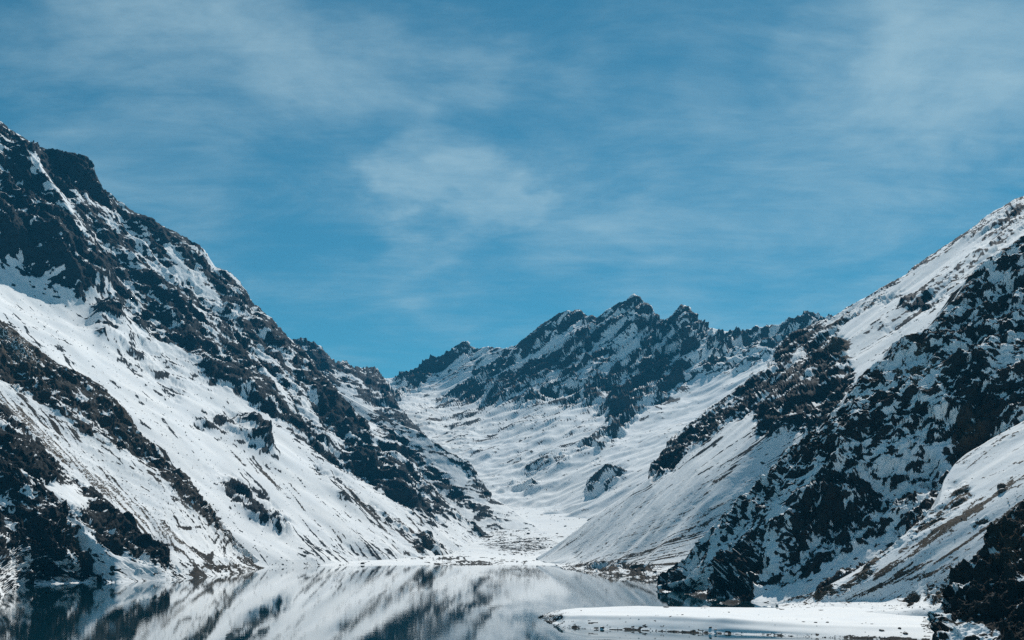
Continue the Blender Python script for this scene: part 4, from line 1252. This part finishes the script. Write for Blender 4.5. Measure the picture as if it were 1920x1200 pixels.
def inpoly(T, pts):
    ins = np.zeros(len(T.px), bool)
    for i in range(len(pts)):
        (x0, y0), (x1, y1) = pts[i], pts[(i + 1) % len(pts)]
        if y0 == y1:
            continue
        ins ^= ((y0 > T.py) != (y1 > T.py)) & (T.px < (x1 - x0) * (T.py - y0) / (y1 - y0) + x0)
    return ins


strew(T_floor, 60, inpoly(T_floor, [(890, 985), (960, 985), (1050, 1000), (1040, 1040), (930, 1040), (900, 1010)]), 2.0, 7.5, 'dark boulder half sunk in the snow of the valley mouth', 'boulders strewn over the valley mouth', 1)
strew(T_floor, 45, inpoly(T_floor, [(540, 1005), (720, 1022), (850, 1040), (880, 1052), (600, 1050)]), 1.6, 4.5, 'small dark boulder on the snow flat behind the far shore', 'boulders on the far shore flat', 2)
strew(T_spit, 34, inpoly(T_spit, [(1735, 1148), (1768, 1142), (1770, 1190), (1725, 1195), (1728, 1165)]), 0.5, 1.6, 'small dark boulder in the cluster where spit meets dark cliff', 'boulders at the foot of the near cliff', 3)
strew(T_spit, 26, inpoly(T_spit, [(1040, 1142), (1400, 1146), (1700, 1170), (1700, 1196), (1300, 1180), (1045, 1170)]), 0.35, 1.3, 'small dark stone lying on the snow of the spit', 'stones on the snowy spit', 4)
strew(T_right, 45, inpoly(T_right, [(1066, 1062), (1160, 1054), (1236, 1072), (1236, 1086), (1150, 1083), (1070, 1075)]), 1.5, 5.0, 'dark boulder in the rocky band along the right shore', 'boulders along the right shore', 5)


def scree(name, T, n, cond, smin, smax, parent, seed):
    """stones too small to pick apart, one mesh"""
    rs = np.random.RandomState(seed)
    idx = np.nonzero(cond)[0]
    idx = rs.choice(idx, min(n, len(idx)), replace=False)
    base = np.array([(1, 0, 0), (-0.5, 0.87, 0), (-0.5, -0.87, 0), (0, 0, 1), (0, 0, -0.6)], np.float32)
    fc = np.array([(0, 1, 3), (1, 2, 3), (2, 0, 3), (1, 0, 4), (2, 1, 4), (0, 2, 4)], np.int32)
    m = len(idx)
    s = (smin + (smax - smin) * rs.rand(m) ** 3)[:, None, None]
    a = rs.rand(m) * 6.28
    v = base[None] * s * (1 + 0.5 * (rs.rand(m, 5, 3) - 0.5))
    x = v[..., 0] * np.cos(a)[:, None] - v[..., 1] * np.sin(a)[:, None]
    y = v[..., 0] * np.sin(a)[:, None] + v[..., 1] * np.cos(a)[:, None]
    v = np.stack([x, y, v[..., 2] * 0.8], -1) + T.p[idx][:, None, :]
    f = fc[None] + (np.arange(m) * 5)[:, None, None]
    me = bpy.data.meshes.new(name)
    me.from_pydata(v.reshape(-1, 3).tolist(), [], f.reshape(-1, 3).tolist())
    me.materials.append(M_stone)
    o = bpy.data.objects.new(name, me)
    COL.objects.link(o)
    o.parent = parent
    o['kind'] = 'stuff'
    return o


scree('scree', T_left, 2600, (T_left.R < 0.5) & (T_left.py > 560) & (T_left.R > 0.02) & (T_left.py < 1060) & (T_left.px > 0) & (T_left.px < 950), 0.9, 3.2, T_left.ob, 1)
scree('scree', T_rib, 2600, (T_rib.R < 0.7) & (T_rib.R > 0.1) & (T_rib.px > -20), 0.6, 2.0, T_rib.ob, 2)
scree('scree', T_right, 2600, (T_right.R < 0.6) & (T_right.px < 1500) & (T_right.py > 800) & (T_right.R > 0.06), 0.6, 2.2, T_right.ob, 3)
scree('scree', T_right, 300, (T_right.R < 0.3) & (T_right.px > 1560) & (T_right.px < 1950), 0.8, 2.5, T_right.ob, 4)
scree('scree', T_slope, 1200, (T_slope.px < 1940) & (T_slope.R > 0.045), 0.25, 1.1, T_slope.ob, 5)
scree('scree', T_floor, 700, (T_floor.R > 0.1) & (T_floor.px < 1100), 0.8, 2.4, T_floor.ob, 6)
scree('shingle', T_spit, 900, (T_spit.R > 0.2) & (T_spit.px < 1930), 0.2, 0.8, T_spit.ob, 7)

# ------------------------------------------------------------------ air
HAZE = 2.7e-5


def haze_box():
    x0, x1, y0, y1, z0, z1 = -30100, 30100, -20100, 40100, -27.0, 2400.0
    me = bpy.data.meshes.new('haze')
    v = [(x, y, z) for z in (z0, z1) for y in (y0, y1) for x in (x0, x1)]
    me.from_pydata(v, [], [(0, 2, 3, 1), (4, 5, 7, 6), (0, 1, 5, 4), (2, 6, 7, 3), (0, 4, 6, 2), (1, 3, 7, 5)])
    m = bpy.data.materials.new('haze')
    m.use_nodes = True
    nt = m.node_tree
    nt.nodes.clear()
    out = nt.nodes.new('ShaderNodeOutputMaterial')
    pv = nt.nodes.new('ShaderNodeVolumePrincipled')
    pv.inputs['Color'].default_value = (0.06, 0.5, 0.9, 1)
    pv.inputs['Density'].default_value = HAZE
    pv.inputs['Anisotropy'].default_value = 0.1
    nt.links.new(pv.outputs[0], out.inputs['Volume'])
    me.materials.append(m)
    o = bpy.data.objects.new('haze', me)
    COL.objects.link(o)
    tag(o, 'thin blue haze filling the valley air', kind='stuff')


if HAZE > 0:
    haze_box()
print('verts', sum(len(o.data.vertices) for o in bpy.data.objects if o.type == 'MESH'))
